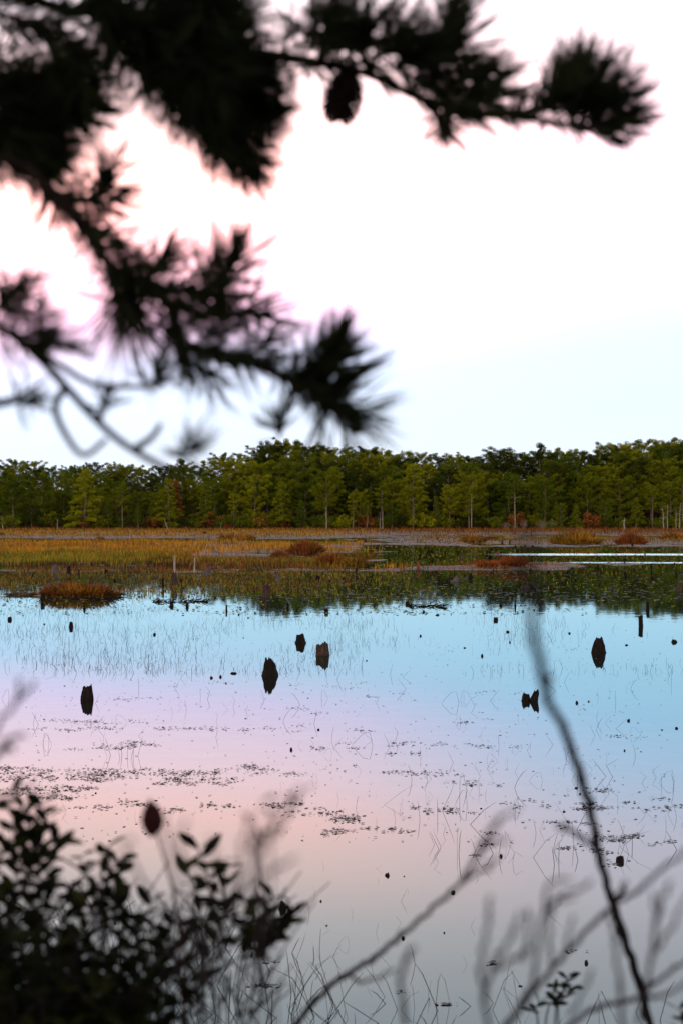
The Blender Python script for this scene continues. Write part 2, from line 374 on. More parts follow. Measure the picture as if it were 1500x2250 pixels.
# front trees one can point to (pixel column, row of the top, kind, distance, label)
FRONT = [
 (185, 1033, 'layA', 273, 'broadest olive pine with tiered drooping boughs down to the left marsh grass'),
 (375, 1052, 'layC', 272, 'olive pine beside a rust-red crown, standing right of the broadest tiered pine'),
 (388, 1060, 'rustA', 274, 'pine turned rust red among green trees, left part of the far wood'),
 (95, 1045, 'pineD', 277, 'green pine rising just left of the broadest tiered pine'),
 (30, 1055, 'pineB', 276, 'dark trunked green pine near the left end of the far wood'),
 (270, 1062, 'thinB', 274, 'slim green pine between the broadest tiered pine and the rust-red pine'),
 (305, 1105, 'cedB', 271, 'short pointed green cedar at the meadow edge left of the rust-red pine'),
 (450, 1065, 'layB', 274, 'green pine with tiered boughs just right of the rust-red pine'),
 (513, 1085, 'thinA', 273, 'slim olive pine with long bare trunk above the red shrub'),
 (560, 1050, 'pineA', 277, 'olive pine under the highest rise of the skyline'),
 (622, 1062, 'layC', 273, 'short olive pine with orange tinted tip, left of the pale double trunk'),
 (717, 1040, 'pineF', 274, 'olive pine on a pale straight trunk in the middle of the far wood'),
 (735, 1028, 'layB', 279, 'tall cone shaped green pine behind the pale straight trunk'),
 (775, 1085, 'thinA', 272, 'thin crooked pine leaning over the shore right of the middle'),
 (805, 1100, 'thinB', 271, 'small open green pine with bare twin stems by the shore'),
 (840, 1065, 'thinA', 273, 'slim olive pine just left of the great forked pine'),
 (910, 1022, 'layA', 275, 'great olive pine with a forked bare trunk and flat tiers'),
 (905, 1075, 'pineA', 273, 'lower olive pine in front of the great flat tiered pine'),
 (987, 1075, 'pineF', 274, 'olive pine on a pale thin trunk just right of the great flat tiered pine'),
 (1035, 1045, 'pineC', 275, 'wide olive pine with golden top, left of the grey bare shrubs'),
 (1030, 1085, 'thinA', 272, 'slim pine with straight pale trunk left of the grey bare shrubs'),
 (1130, 1045, 'thinB', 273, 'tall slim pine with bare trunk rising behind the grey bare shrubs'),
 (1120, 1040, 'layB', 277, 'dark full pine standing behind the grey bare shrubs'),
 (1195, 1055, 'pineD', 274, 'rounded green pine right of the grey bare shrubs'),
 (1265, 1112, 'layB', 271, 'low green bushy pine behind the golden sedge clump'),
 (1230, 1108, 'pineB', 272, 'small green pine just left of the low bushy pine'),
 (1330, 1100, 'pineD', 273, 'green pine between the golden clump and the white dead snag'),
 (1395, 1095, 'layC', 273, 'olive green pine directly right of the white dead snag'),
 (1432, 1068, 'thinB', 274, 'slim green pine on a bare trunk, left of the row of bleached trunks'),
 (1472, 1062, 'pineB', 275, 'green pine above the row of bleached trunks at the right'),
 (1500, 1050, 'thinA', 274, 'slim olive pine behind the bleached trunks at the right edge'),
 (350, 1085, 'pineB', 276, 'low dark green pine in the gap left of the rust-red pine'),
 (660, 1100, 'layB', 273, 'low green pine filling the shore left of the pale straight trunk'),
 (140, 1085, 'cedA', 275, 'narrow dark cedar half hidden left of the broadest tiered pine'),
 (240, 1095, 'layB', 274, 'green pine with low boughs half hidden right of the broadest tiered pine'),
 (955, 1090, 'cedB', 273, 'narrow green cedar between the great flat tiered pine and its right neighbour'),
 (1075, 1020, 'cedA', 281, 'dark narrow cedar in the shaded gap left of the grey bare shrubs'),
 (860, 1110, 'pineD', 271, 'small green pine at the shore below the great flat tiered pine'),
 (70, 1110, 'pineE', 273, 'low dark pine at the meadow edge near the left end'),
 (1360, 1055, 'pineC', 278, 'tall olive pine behind and left of the white dead snag'),
 (1290, 1050, 'pineF', 278, 'tall olive pine above the golden sedge clump'),
]
FPX = [(f[0], f[1]) for f in FRONT]
for px, top, key, y, lab in FRONT:
    x = (px - 750) / F * y
    put_tree(key, x, y, hpx(y, top, x), lab, 'front trees along the far shore', wide=1.12)
# ranks behind
LM = [(-80, 'beyond the left edge'), (60, 'above the meadow left end'), (185, 'behind the broadest pine'), (300, 'left of the rust-red pine'),
      (400, 'over the rust-red pine'), (513, 'over the red shrub'), (620, 'on the highest rise'), (720, 'over the pale trunk'), (810, 'over the small open pine'),
      (910, 'behind the great flat pine'), (1000, 'in the skyline dip'), (1090, 'near the dark gap'), (1180, 'behind the grey bare shrubs'),
      (1265, 'behind the golden sedge clump'), (1370, 'behind the white dead snag'), (1470, 'behind the bleached trunks'), (1600, 'beyond the right edge')]
def landmark(px): return min(LM, key=lambda a: abs(a[0] - px))[1]
keys_back = ['pineA', 'pineB', 'pineC', 'pineD', 'pineE', 'pineF', 'cedB', 'pineE', 'pineB', 'pineD']
tone = {'pineA': 'olive', 'pineB': 'green', 'pineC': 'wide olive', 'pineD': 'green', 'pineE': 'dark', 'pineF': 'olive', 'cedB': 'pointed green', 'cedA': 'dark pointed', 'layB': 'tiered green', 'thinB': 'slim green', 'layA': 'tiered', 'layC': 'tiered olive'}
def rank(y0, y1, step, dtop, name, jitter):
    px = -260
    while px < 1780:
        y = random.uniform(y0, y1); x = (px - 750) / F * y
        key = random.choice(keys_back)
        top = skyl(px) + dtop + random.uniform(-jitter, jitter)
        put_tree(key, x, y, max(6, hpx(y, top, x)), '%s tree %s %s' % (tone[key], name, landmark(px)), 'trees packed in the far wood', wide=1.32)
        px += random.uniform(step * .75, step * 1.25)
rank(279, 283, 40, 78, 'in the front rank of the wood', 16)
rank(283, 288, 36, 44, 'in the middle rank of the wood', 13)
rank(290, 297, 36, 20, 'in the back rank of the wood', 9)
rank(301, 310, 34, 5, 'on the skyline of the wood', 6)
# a few that poke above the skyline
for px, top, key, lab in [(655, 966, 'cedB', 'pointed spire poking above the highest rise of the skyline'), (900, 990, 'cedB', 'thin spire poking above the skyline left of the great pine'),
                     (1183, 974, 'cedA', 'dark spire poking above the skyline over the grey bare shrubs'), (395, 1008, 'cedA', 'near black tree top on the skyline above the rust-red pine'),
                     (600, 978, 'pineE', 'dark round crown topping the left shoulder of the highest rise'), (825, 987, 'cedA', 'dark pointed tree on the skyline right of the highest rise')]:
    y = 298 if px != 395 else 280; x = (px - 750) / F * y
    put_tree(key, x, y, hpx(y, top, x), lab, 'trees packed in the far wood')
# low bushes that close the wood along its foot
def shrub_proto(key, name, m, h, r, seed, n=26, twig='browntwig', leafy=True):
    global rng
    rng = np.random.default_rng(seed); rs = random.Random(seed)
    root = empty(name, (0, 0, 0), name, 'shrub'); t = MB(); Q = []
    for i in range(n):
        az = rs.uniform(0, 6.28); rr = r * math.sqrt(rs.random()); hh = h * rs.uniform(.55, 1.05) * (1 - .45 * (rr / r) ** 2)
        p1 = np.array((math.cos(az) * rr, math.sin(az) * rr, hh)); p0 = p1 * np.array((.25, .25, 0)); pm = (p0 + p1) / 2 + np.array((rs.uniform(-.1, .1), rs.uniform(-.1, .1), .1))
        t.tube([p0 - np.array((0, 0, .15)), pm, p1], [.02 + .006 * h, .015, .006], 4, cap=False)
        if not leafy:
            for k in range(4):
                f = rs.uniform(.3, .9); b0 = p0 + (p1 - p0) * f; b1 = b0 + np.array((rs.uniform(-.5, .5), rs.uniform(-.5, .5), rs.uniform(.2, .7))) * h * .35
                t.tube([b0, (b0 + b1) / 2 + rs.uniform(-.05, .05), b1], [.018, .014, .008], 3, cap=False)
        else: Q.append(rand_quads(p1 - np.array((0, 0, .12)), .32 * r ** .4, 34, .10, .9)); Q.append(rand_quads(pm, .3 * r ** .4, 20, .10, .9))
    t.build('stems', M[twig], root)
    if leafy: quads_object('foliage', np.concatenate(Q), 4, M[m], root)
    PROTO[key] = [root, h, False]
shrub_proto('bushG', 'shrub', 'green', 2.2, 1.6, 61); shrub_proto('bushD', 'shrub', 'dark', 2.4, 1.5, 62)
shrub_proto('bushR', 'shrub', 'red', 1.5, 1.3, 63); shrub_proto('bushB', 'shrub', 'rust', 1.6, 1.3, 64)
shrub_proto('bushO', 'shrub', 'olive', 1.8, 1.4, 66); shrub_proto('bare', 'bare_shrub', 'rust', 3.4, 2.0, 65, 30, 'greytwig', False)
px = -240
while px < 1760:
    y = random.uniform(272.5, 276); x = (px - 750) / F * y
    key = random.choice(['bushG', 'bushD', 'bushG', 'bushO', 'bushB', 'bushD'])
    nm = {'bushG': 'green', 'bushD': 'dark green', 'bushO': 'olive', 'bushB': 'rust brown'}[key]
    put_tree(key, x, y, random.uniform(1.8, 3.2), '%s bush at the foot of the wood %s' % (nm, landmark(px)), 'undergrowth bushes', cat='bush')
    px += random.uniform(14, 26)
for px, top, y, key, lab in [(500, 1153, 268, 'bushR', 'bright red shrub at the meadow edge left of the middle'), (1038, 1158, 268, 'bushR', 'small red shrub at the shore left of the grey bare shrubs'),
    (1420, 1160, 270, 'bushR', 'dull red shrub under the trees right of the white dead snag'), (1210, 1150, 266, 'bushG', 'low green bush at the water edge right of the grey bare shrubs'),
    (1235, 1156, 266, 'bushG', 'smaller green bush touching the golden sedge clump'), (232, 1160, 262, 'bushB', 'brown shrub in the far meadow below the broadest tiered pine'),
    (258, 1163, 258, 'bushO', 'olive shrub in the far meadow right of the brown shrub'), (5, 1171, 205, 'bushD', 'dark round bush cut by the left edge at the meadow'),
    (365, 1176, 212, 'bushD', 'small dark bush alone on the far mud below the rust-red pine'), (450, 1175, 215, 'bushD', 'small dark bush on the mud right of the rust-red pine'),
    (57, 1172, 222, 'bushB', 'low brown shrub near the left end of the far meadow'), (1110, 1143, 269, 'bare', 'leftmost of the grey bare shrubs at the shore'),
    (1150, 1140, 270, 'bare', 'middle of the grey leafless shrubs at the shore'), (1190, 1138, 269, 'bare', 'tallest of the grey leafless shrubs, beside the low green bush'),
    (1215, 1140, 271, 'bare', 'rightmost of the grey leafless shrubs behind the green bush'), (1130, 1150, 266, 'bare', 'low grey leafless shrub in front of the others')]:
    x = (px - 750) / F * y
    put_tree(key, x, y, max(.5, hpx(y, top, x)), lab, 'shrubs along the far shore', cat='shrub')
# bleached dead trees
def snag(px, ybase_d, top, wpx, lab, lean=0.0, twigs=5, m='palewood', from_px=None, seed=1):
    rs = random.Random(seed); y = ybase_d; x = (px - 750) / F * y; z0 = gz(x, y)
    h = H - (top - 1125) / F * y - z0
    root = empty('dead_tree', (x, y, z0), lab, 'dead tree', 'bleached dead trunks')
    t = MB(); n = 7
    pts = [np.array((lean * h * f + rs.uniform(-.05, .05), rs.uniform(-.05, .05), h * f - (.3 if f == 0 else 0))) for f in np.linspace(0, 1, n)]
    w = wpx * (.72 if y > 264 else .9) / F * y / 2
    t.tube(pts, [w * (1.2 - .95 * f) for f in np.linspace(0, 1, n)], 6)
    t.build('trunk', M[m], root)
    b = MB()
    for i in range(twigs):
        f = rs.uniform(.35, .95); p0 = np.array((lean * h * f, 0, h * f)); az = rs.choice((0, math.pi)) + rs.uniform(-.6, .6)
        L_ = h * rs.uniform(.08, .2); p1 = p0 + np.array((math.cos(az) * L_, math.sin(az) * L_, L_ * rs.uniform(-.1, .5)))
        b.tube([p0, (p0 + p1) / 2 + np.array((0, 0, .03 * h)), p1], [w * .4, w * .3, w * .15], 4)
    if twigs: b.build('branches', M[m], root)
    return root
snag(1370, 262, 1137, 3.2, 'white dead snag with short twigs standing alone on the shore', .02, 7, seed=3)
snag(1457, 268, 1114, 3.0, 'leaning bleached trunk, leftmost of the row at the right', -.05, 6, seed=4)
snag(1465, 270, 1108, 2.6, 'straight tall bleached trunk, second in the row at the right', .0, 3, seed=5)
snag(1484, 269, 1115, 2.2, 'thin grey trunk, third in the row at the right', .01, 3, seed=6)
snag(1491, 268, 1104, 2.8, 'pale trunk leaning right, last in the row at the right edge', .05, 3, seed=7)
snag(1325, 282, 1043, 3.0, 'tall dead pine with bleached top rising inside the wood', .01, 5, seed=8)
snag(1085, 284, 1058, 2.2, 'bleached dead top showing in the dark gap of the wood', .0, 2, seed=9)
snag(717, 270, 1112, 3.0, 'pale double trunk at the middle of the far shore', .0, 2, m='palewood', seed=10)
snag(7, 272, 1135, 3.5, 'pale dead trunk at the left end of the far wood', .0, 2, seed=12)
snag(127, 271, 1140, 2.4, 'thin pale trunk at the foot of the broadest tiered pine', .0, 1, seed=13)
snag(908, 271, 1092, 3.4, 'grey forked trunk below the great flat tiered pine', .0, 4, m='bark', seed=14)
snag(834, 271, 1125, 2.2, 'left one of two thin pale stems by the small open pine', .0, 1, seed=15)
snag(840, 271, 1122, 2.2, 'right one of two thin pale stems by the small open pine', .02, 1, seed=16)
snag(1130, 270, 1082, 2.0, 'tall straight tan trunk among the grey bare shrubs', .0, 2, seed=17)
snag(1035, 270, 1085, 2.4, 'slim tan trunk just left of the small red shrub', .0, 2, seed=18)
snag(370, 268, 1140, 2.6, 'bare arching pale limb below the rust-red pine', -.35, 2, seed=19)
snag(925, 190, 1172, 2.0, 'thin pale stake alone on the far mud right of the middle', .0, 0, seed=20)
snag(484, 265, 1147, 1.6, 'thin curved white stem beside the bright red shrub', .2, 0, seed=21)

# ------------------------------------------------------------------ marsh grass
def blades(pts, h, w, lean=.35, seg=2):
    n = len(pts); hh = h * rng.uniform(.55, 1.15, n)
    if n > 3000: hh = hh * np.clip(.95 + .75 * fnoise(pts[:, 0], pts[:, 1], .22, 31) + .5 * fnoise(pts[:, 0], pts[:, 1], .9, 33), .3, 1.7)
    az = rng.uniform(0, 2 * math.pi, n); ln = rng.uniform(0, lean, n) * hh
    d = np.stack([np.cos(az), np.sin(az), np.zeros(n)], -1)
    fa = rng.uniform(0, math.pi, n); s = np.stack([np.cos(fa), np.sin(fa) * .5, np.zeros(n)], -1) * (w / 2 * rng.uniform(.6, 1.3, n))[:, None]
    up = np.array((0, 0, 1.0))
    m_ = pts + up * (hh * .6)[:, None] + d * (ln * .3)[:, None]; t = pts + up * hh[:, None] + d * ln[:, None]
    return np.stack([pts - s, pts + s, m_ + s * .8, t, m_ - s * .8], 1)
def strip_points(x0, x1, y0, y1, n, clump=0.0, land=True, fade=170):
    """points on the strip between two rows of the photograph, evenly spread over its real area"""
    d0, d1 = dist_at(y1), dist_at(y0)
    d = np.sqrt(rng.uniform(d0 * d0, d1 * d1, n)); px = rng.uniform(x0, x1, n)
    x = (px - 750) / F * d
    if clump:
        k = fnoise(x, d, .35, 3) + .5 * fnoise(x, d, 1.1, 9); keep = k > rng.uniform(-clump - .3, clump, n) - .2
        x, d, px = x[keep], d[keep], px[keep]
    e_ = np.minimum(px - x0, x1 - px) / fade + .8 * fnoise(x, d, .15, 12); k_ = e_ > rng.random(len(px)) ; x, d, px = x[k_], d[k_], px[k_]
    z = np.array([gz(a, b) for a, b in zip(x, d)])
    ok = z > (-.02 if land else -9)
    return np.stack([x, d, np.maximum(z, -.05)], -1)[ok]
rng = np.random.default_rng(99)
def grass(name, lab, pts, h, w, m, lean=.35):
    return tag(quads_object(name, blades(pts, h, w, lean), 5, M[m]), lab, 'grass', kind='stuff')
grass('marsh_grass', 'golden orange sedge covering the left meadow', strip_points(-350, 540, 1191, 1226, 34000, .75), .42, .045, 'gold')
grass('marsh_grass', 'golden sedge on the narrowing point of the left meadow', strip_points(460, 850, 1195, 1214, 11000, .5), .40, .045, 'gold')
grass('marsh_grass', 'olive sedge patches through the left meadow', strip_points(-350, 860, 1164, 1215, 13000, .05), .4, .05, 'greengrass')
grass('marsh_grass', 'brown dead sedge patches through the left meadow', strip_points(-350, 860, 1164, 1215, 11000, .0), .38, .05, 'browngrass')
grass('marsh_grass', 'green bladed sedge along the near edge of the left meadow', strip_points(-350, 420, 1222, 1245, 20000, .4), .5, .035, 'greengrass')
grass('marsh_grass', 'short golden sedge behind the green edge of the left meadow', strip_points(-350, 480, 1213, 1240, 15000, .3), .4, .04, 'gold')
grass('marsh_grass', 'brown and rust sedge on the near strip of marsh', strip_points(320, 830, 1230, 1251, 9000, .3), .38, .04, 'browngrass')
grass('marsh_grass', 'yellow green tufts among the brown near strip', strip_points(400, 830, 1234, 1250, 3500, .1), .42, .04, 'greengrass')
grass('marsh_grass', 'nearly black dead sedge on the mud bank in front of the left meadow', strip_points(-350, 700, 1240, 1251, 9000, .3), .26, .05, 'darksedge')
grass('marsh_grass', 'olive brown sedge thinly covering the far right mud', strip_points(840, 1850, 1174, 1192, 9000, .1), .3, .06, 'browngrass')
grass('marsh_grass', 'green sedge thinly covering the far right mud', strip_points(840, 1850, 1174, 1196, 7000, .1), .3, .06, 'greengrass')
for lab, a, b, c, d, n, h_, w_, m_ in [('short brown weed standing in the shallows below the left meadow', -350, 800, 1252, 1302, 9000, .17, .03, 'browngrass'), ('short olive weed standing in the shallows below the left meadow', -350, 900, 1252, 1312, 9000, .16, .03, 'greengrass'),
        ('dark dead weed breaking the shallows below the left meadow', -350, 1000, 1250, 1322, 7000, .15, .03, 'darksedge'), ('olive weed standing in the far right channel', 780, 1850, 1200, 1300, 5000, .14, .035, 'greengrass'), ('brown weed standing in the far right channel', 780, 1850, 1198, 1280, 5000, .14, .035, 'browngrass')]:
    grass('marsh_grass', lab, strip_points(a, b, c, d, n, .25, land=False), h_, w_, m_, .8)
grass('marsh_grass', 'thin sedge scattered on the near mud at the middle', strip_points(800, 920, 1240, 1252, 1200, .2), .45, .035, 'gold')
grass('marsh_grass', 'orange sedge on the far strip of meadow under the wood', strip_points(-350, 860, 1163, 1179, 24000, .8), .36, .07, 'gold')
grass('marsh_grass', 'rust brown sedge along the foot of the wood', strip_points(-350, 1850, 1161, 1170, 17000, .9), .55, .10, 'browngrass')
grass('marsh_grass', 'orange sedge fringe along the right shore', strip_points(780, 1850, 1165, 1175, 12000, .7), .5, .08, 'browngrass')
grass('marsh_grass', 'dead brown stubble on the mud below the left meadow', strip_points(-350, 620, 1240, 1256, 7000, .2), .25, .03, 'browngrass')
grass('marsh_grass', 'sparse brown stubble over the far right mud', strip_points(840, 1850, 1179, 1198, 7000, .2, land=True), .22, .06, 'browngrass')
grass('marsh_grass', 'sparse dead stubble along the near mud streaks', strip_points(-300, 1340, 1240, 1258, 6000, .3), .18, .035, 'browngrass')
grass('marsh_grass', 'red brown stubble on the mud left of the red tussock', strip_points(1000, 1160, 1240, 1250, 1400, .1), .4, .03, 'redgrass')

def tussock(px, base, w, top, mats, lab, n=1600, seed=1, depth=.6, cat='tussock', twiggy=False):
    """a hummock of sedge: mud base + blades"""
    global rng
    rng = np.random.default_rng(seed)
    d = dist_at(base); x = (px - 750) / F * d; z = max(gz(x, d), -.02); Wd = w / F * d / 2; Ht = 1.4 * (base - top) / F * d
    root = empty('grass_tussock' if not twiggy else 'marsh_shrub', (x, d, z), lab, cat, 'tussocks and low shrubs in the marsh')
    b = MB(); vs_ = [(0, 0, .10)]; fs = []
    K = 22
    for i, (rr, zz) in enumerate(((.5, .09), (.85, .05), (1.08, -.25))):
        for k in range(K):
            a = k * 2 * math.pi / K; j = 1 + .12 * math.sin(3 * a + seed) + rng.uniform(-.05, .05)
            vs_.append((math.cos(a) * Wd * rr * j, math.sin(a) * Wd * depth * rr * j, zz))
    for k in range(K): fs.append((0, 1 + k, 1 + (k + 1) % K))
    for i in range(2):
        for k in range(K):
            a0 = 1 + i * K + k; a1 = 1 + i * K + (k + 1) % K; fs.append((a0, a0 + K, a1 + K, a1))
    b.add(vs_, fs); b.build('mud_base', M['ground'], root, True)
    for mi, m in enumerate(mats):
        nn = n // len(mats)
        r = np.sqrt(rng.random(nn)); a = rng.uniform(0, 6.283, nn)
        p = np.stack([np.cos(a) * r * Wd, np.sin(a) * r * Wd * depth, np.full(nn, .02)], -1)
        Bl = blades(p, 1.0, .035 * d / 90 + .01, .4)
        prof = (1 - .55 * r ** 2) * (.75 + .35 * np.sin(a * 2 + seed + mi) * r) * Ht
        Bl[:, :, 2] = .02 + (Bl[:, :, 2] - .02) * prof[:, None]
        out = (np.stack([np.cos(a), np.sin(a)], -1) * (r * .25 * Ht)[:, None])
        Bl[:, 3, :2] += out; Bl[:, 2, :2] += out * .4; Bl[:, 4, :2] += out * .4
        quads_object('blades', Bl, 5, M[m], root)
    return root
tussock(168, 1310, 150, 1282, ['browngrass', 'redgrass', 'browngrass', 'gold'], 'wide rust brown tussock on a mud islet in front of the left meadow', 4200, 1, .35)
tussock(60, 1308, 90, 1301, ['browngrass'], 'low dark mud islet with stubble left of the wide rust tussock', 500, 2, .3)
tussock(248, 1310, 36, 1300, ['browngrass'], 'small dark tuft touching the right end of the wide rust tussock', 400, 3, .5)
tussock(672, 1216, 74, 1188, ['browngrass', 'redgrass', 'browngrass'], 'largest dark brown shrub in the marsh at the middle', 1800, 4, .7)
tussock(615, 1227, 40, 1210, ['redgrass', 'browngrass'], 'dark red shrub at the mud left of the largest brown shrub', 700, 5, .7)
tussock(727, 1247, 52, 1218, ['redgrass', 'browngrass', 'gold'], 'tall rusty tussock at the near mud edge below the largest shrub', 1600, 6, .6)
tussock(775, 1247, 60, 1226, ['gold', 'greengrass', 'browngrass'], 'yellow tipped tussock just right of the tall rusty one', 1200, 7, .6)
tussock(1128, 1249, 50, 1227, ['redgrass', 'redgrass', 'browngrass'], 'bright red rounded tussock alone on the mud right of the middle', 1400, 8, .6)
tussock(1070, 1249, 44, 1236, ['redgrass', 'browngrass'], 'thin red stubble tuft left of the bright red tussock', 400, 9, .5)
tussock(1265, 1196, 104, 1170, ['gold', 'gold', 'browngrass', 'greengrass'], 'wide golden sedge clump at the far right shore', 3000, 10, .5)
tussock(1385, 1196, 62, 1171, ['browngrass', 'redgrass'], 'dark brown clump below the white dead snag', 1500, 11, .6)
tussock(1040, 1193, 52, 1177, ['gold', 'browngrass'], 'golden tuft on the far mud right of the middle', 1000, 12, .5)
tussock(1080, 1187, 24, 1178, ['browngrass'], 'small brown tuft right of the golden tuft on the far mud', 500, 13, .6)
tussock(520, 1187, 80, 1173, ['browngrass', 'gold'], 'low brown tussock on the far mud left of the middle', 1200, 14, .5)
tussock(800, 1226, 70, 1212, ['browngrass', 'greengrass'], 'low grey brown tuft at the point of the left meadow', 700, 15, .5)
tussock(1478, 1186, 60, 1172, ['gold', 'browngrass'], 'orange clump at the right edge of the far shore', 900, 16, .6)
tussock(220, 1191, 34, 1180, ['browngrass'], 'small brown tuft in the mud behind the left meadow', 400, 17, .6)
tussock(355, 1240, 60, 1222, ['greengrass', 'browngrass'], 'brown green tuft at the right end of the green meadow edge', 900, 18, .6)

# ------------------------------------------------------------------ stumps in the water
def stump_mesh(w, h, m, seed, taper=.75, jag=.3, point=0.0, flare=.25, lean=0.0, hollow=.0, nsides=34):
    """rotten stump: fluted, bulging sides and a splintered rim round a broken hollow"""
    rs = random.Random(seed); b = MB(); n = nsides
    ph = [rs.uniform(0, 6.28) for _ in range(6)]; side = rs.uniform(0, 6.28)
    def rad(a, f): return 1 + .10 * math.sin(2 * a + ph[0]) + .07 * math.sin(3 * a + ph[1] + f) + .05 * math.sin(7 * a + ph[2] - 2 * f) + .10 * mnoise.noise((2 * math.cos(a), 2 * math.sin(a) + seed % 97, 3.5 * f))
    spl = [rs.random() ** 2 for _ in range(n)]
    jg = [.45 * (.5 + .5 * math.cos(k * 2 * math.pi / n - side)) + .25 * (.5 + .5 * math.sin(3 * k * 2 * math.pi / n + ph[3])) + .42 * (spl[k] if k % 2 else .5 * spl[k] + .2) for k in range(n)]
    mx_ = max(jg); mn_ = min(jg); jg = [(q - mn_) / (mx_ - mn_ + 1e-6) for q in jg]
    vs_, fs = [], []
    lv = [-.5, -.15, 0, .08, .18, .3, .42, .55, .68, .8, .9, 1.0]
    for i, f in enumerate(lv):
        ff = max(0, f); tp = 1 + flare * max(0, .3 - f) * 1.6 - (1 - taper) * ff ** 1.7
        for k in range(n):
            a = k * 2 * math.pi / n
            top = 1 - jag * (1 - jg[k])
            z = h * (f if f <= .3 else .3 + (f - .3) / .7 * max(.05, top - .3))
            zz = max(0, z / h); tpk = tp if f <= 0 else 1 + flare * max(0, .3 - zz) * 1.6 - (1 - taper) * zz ** 1.7
            r = w / 2 * tpk * rad(a, f) * (1 + rs.uniform(-.035, .035))
            vs_.append((math.cos(a) * r + lean * max(z, 0), math.sin(a) * r, z))
    m_ = len(lv)
    for i in range(m_ - 1):
        for k in range(n):
            k2 = (k + 1) % n; fs.append((i * n + k, i * n + k2, (i + 1) * n + k2, (i + 1) * n + k))
    base = len(vs_)
    for k in range(n):
        x, y, z = vs_[(m_ - 1) * n + k]; cx = lean * z
        vs_.append((cx + (x - cx) * .6, y * .6, z - h * jag * .35 - h * .04))
    vs_.append((lean * h * .6, 0, h * (1 - jag) * .8))
    for k in range(n):
        k2 = (k + 1) % n; t = (m_ - 1) * n
        fs.append((t + k, t + k2, base + k2, base + k)); fs.append((base + k, base + k2, base + n))
    b.add(vs_, fs); return b
def stump(px, wl, top, wpx, lab, m='stump', name='tree_stump', cat='stump', group='tree stumps standing in the pond', seed=None, **kw):
    p = W(px, wl); d = p[1]; w = wpx / F * d; h = (wl - top) / F * d
    o = stump_mesh(w, h, m, seed if seed is not None else int(px * 7 + wl), **kw).build(name, M[m], None, False)
    o.location = p; return tag(o, lab, cat, group)
stump(193, 1538, 1502, 29, 'broad black stump standing alone in the left of the pond', taper=.6, jag=.32, flare=.05, seed=5)
stump(593, 1484, 1441, 33, 'tallest black stump with a jagged pointed top left of the middle', taper=.55, jag=.5, flare=.35, seed=77)
stump(660, 1413, 1391, 20, 'small black stump directly left of the brown grooved one', taper=.6, jag=.3)
stump(708, 1440, 1408, 28, 'brown grooved stump with a flat broken top', 'stump_brown', taper=.78, jag=.42, flare=.1, seed=9)
stump(1315, 1434, 1397, 28, 'broad black stump in the right of the pond', taper=.35, jag=.3, flare=.1, seed=21)
stump(1154, 1540, 1520, 20, 'low black lump touching the leaning black spike', taper=.55, jag=.5, flare=.2)
stump(1171, 1541, 1513, 17, 'black spike leaning right beside a low lump', taper=.45, jag=.6, flare=.2, lean=.28)
stump(157, 1378, 1365, 8, 'thin black stub left of the middle distance stumps', taper=.7, jag=.3)
stump(22, 1362, 1354, 8, 'small black stub near the left edge', taper=.7, jag=.3)
stump(717, 1346, 1336, 10, 'small round black stump at the edge of the tree reflection', taper=.7, jag=.3)
stump(1407, 1376, 1351, 10, 'thick upright black post in the right of the pond', taper=.95, jag=.15, flare=0, lean=-.05)
stump(1422, 1340, 1321, 7, 'slim black post behind the thick upright one', taper=.7, jag=.3, flare=0)
stump(1088, 1363, 1355, 10, 'small black knob right of the middle', taper=.7, jag=.4)
stump(1480, 1411, 1404, 11, 'low black knob near the right edge', taper=.5, jag=.4)
stump(1114, 1389, 1385, 7, 'tiny black knob below and right of the small black knob', taper=.6, jag=.4)
stump(514, 1480, 1476, 13, 'flat black lump left of the tallest jagged stump', taper=.5, jag=.5)
stump(585, 1312, 1280, 17, 'brown hollow stump in the dark tree reflection', 'stump_brown', taper=.85, jag=.35, flare=.3)
stump(611, 1276, 1258, 12, 'smaller pale brown stump behind the brown hollow one', 'stump_grey', taper=.9, jag=.4, flare=.2)
stump(632, 1334, 1323, 6, 'thin dark stub right of the brown hollow stump', taper=.8)
stump(498, 1342, 1327, 4, 'very thin dark post left of the brown hollow stump', taper=.8)
stump(456, 1263, 1243, 17, 'grey flaring stump right of the pale posts', 'stump_grey', taper=.55, jag=.4, flare=.4)
stump(122, 1260, 1238, 18, 'cone shaped grey stump below the left meadow', 'stump_grey', taper=.3, jag=.2, flare=.4)
stump(152, 1262, 1242, 9, 'slim dark stump right of the cone shaped one', taper=.5, jag=.2)
stump(174, 1262, 1250, 4, 'thin dark stick right of the two stumps below the left meadow', taper=.8)
stump(234, 1259, 1250, 7, 'small dark knob below the green meadow edge', taper=.8)
stump(383, 1288, 1252, 16, 'dark tangled stump at the foot of the tall pale post', 'stump_brown', taper=.45, jag=.5, flare=.6)
stump(384, 1268, 1219, 5, 'tall pale post rising from a dark tangled stump', 'palewood', 'dead_post', 'post', taper=.75, jag=.1, flare=0)
stump(427, 1258, 1222, 4, 'slim pale post leaning a little, right of the tall pale one', 'palewood', 'dead_post', 'post', taper=.6, jag=.2, flare=0, lean=.06)
stump(389, 1275, 1255, 3, 'short pale stick beside the dark tangled stump', 'palewood', 'dead_post', 'post', taper=.6, jag=.2, flare=0)
stump(359, 1292, 1268, 5, 'dark upright stick left of the dark tangled stump', taper=.8, flare=0)
stump(398, 1281, 1270, 7, 'low dark snag right of the dark tangled stump', taper=.4)
stump(253, 1280, 1272, 7, 'low dark knob behind the wide rust tussock', taper=.6)
stump(201, 1280, 1268, 10, 'dark broken stump standing in the wide rust tussock', 'stump_brown', taper=.6)
stump(95, 1322, 1303, 9, 'square black stump at the left foot of the wide rust tussock', taper=.9, jag=.15, flare=0)
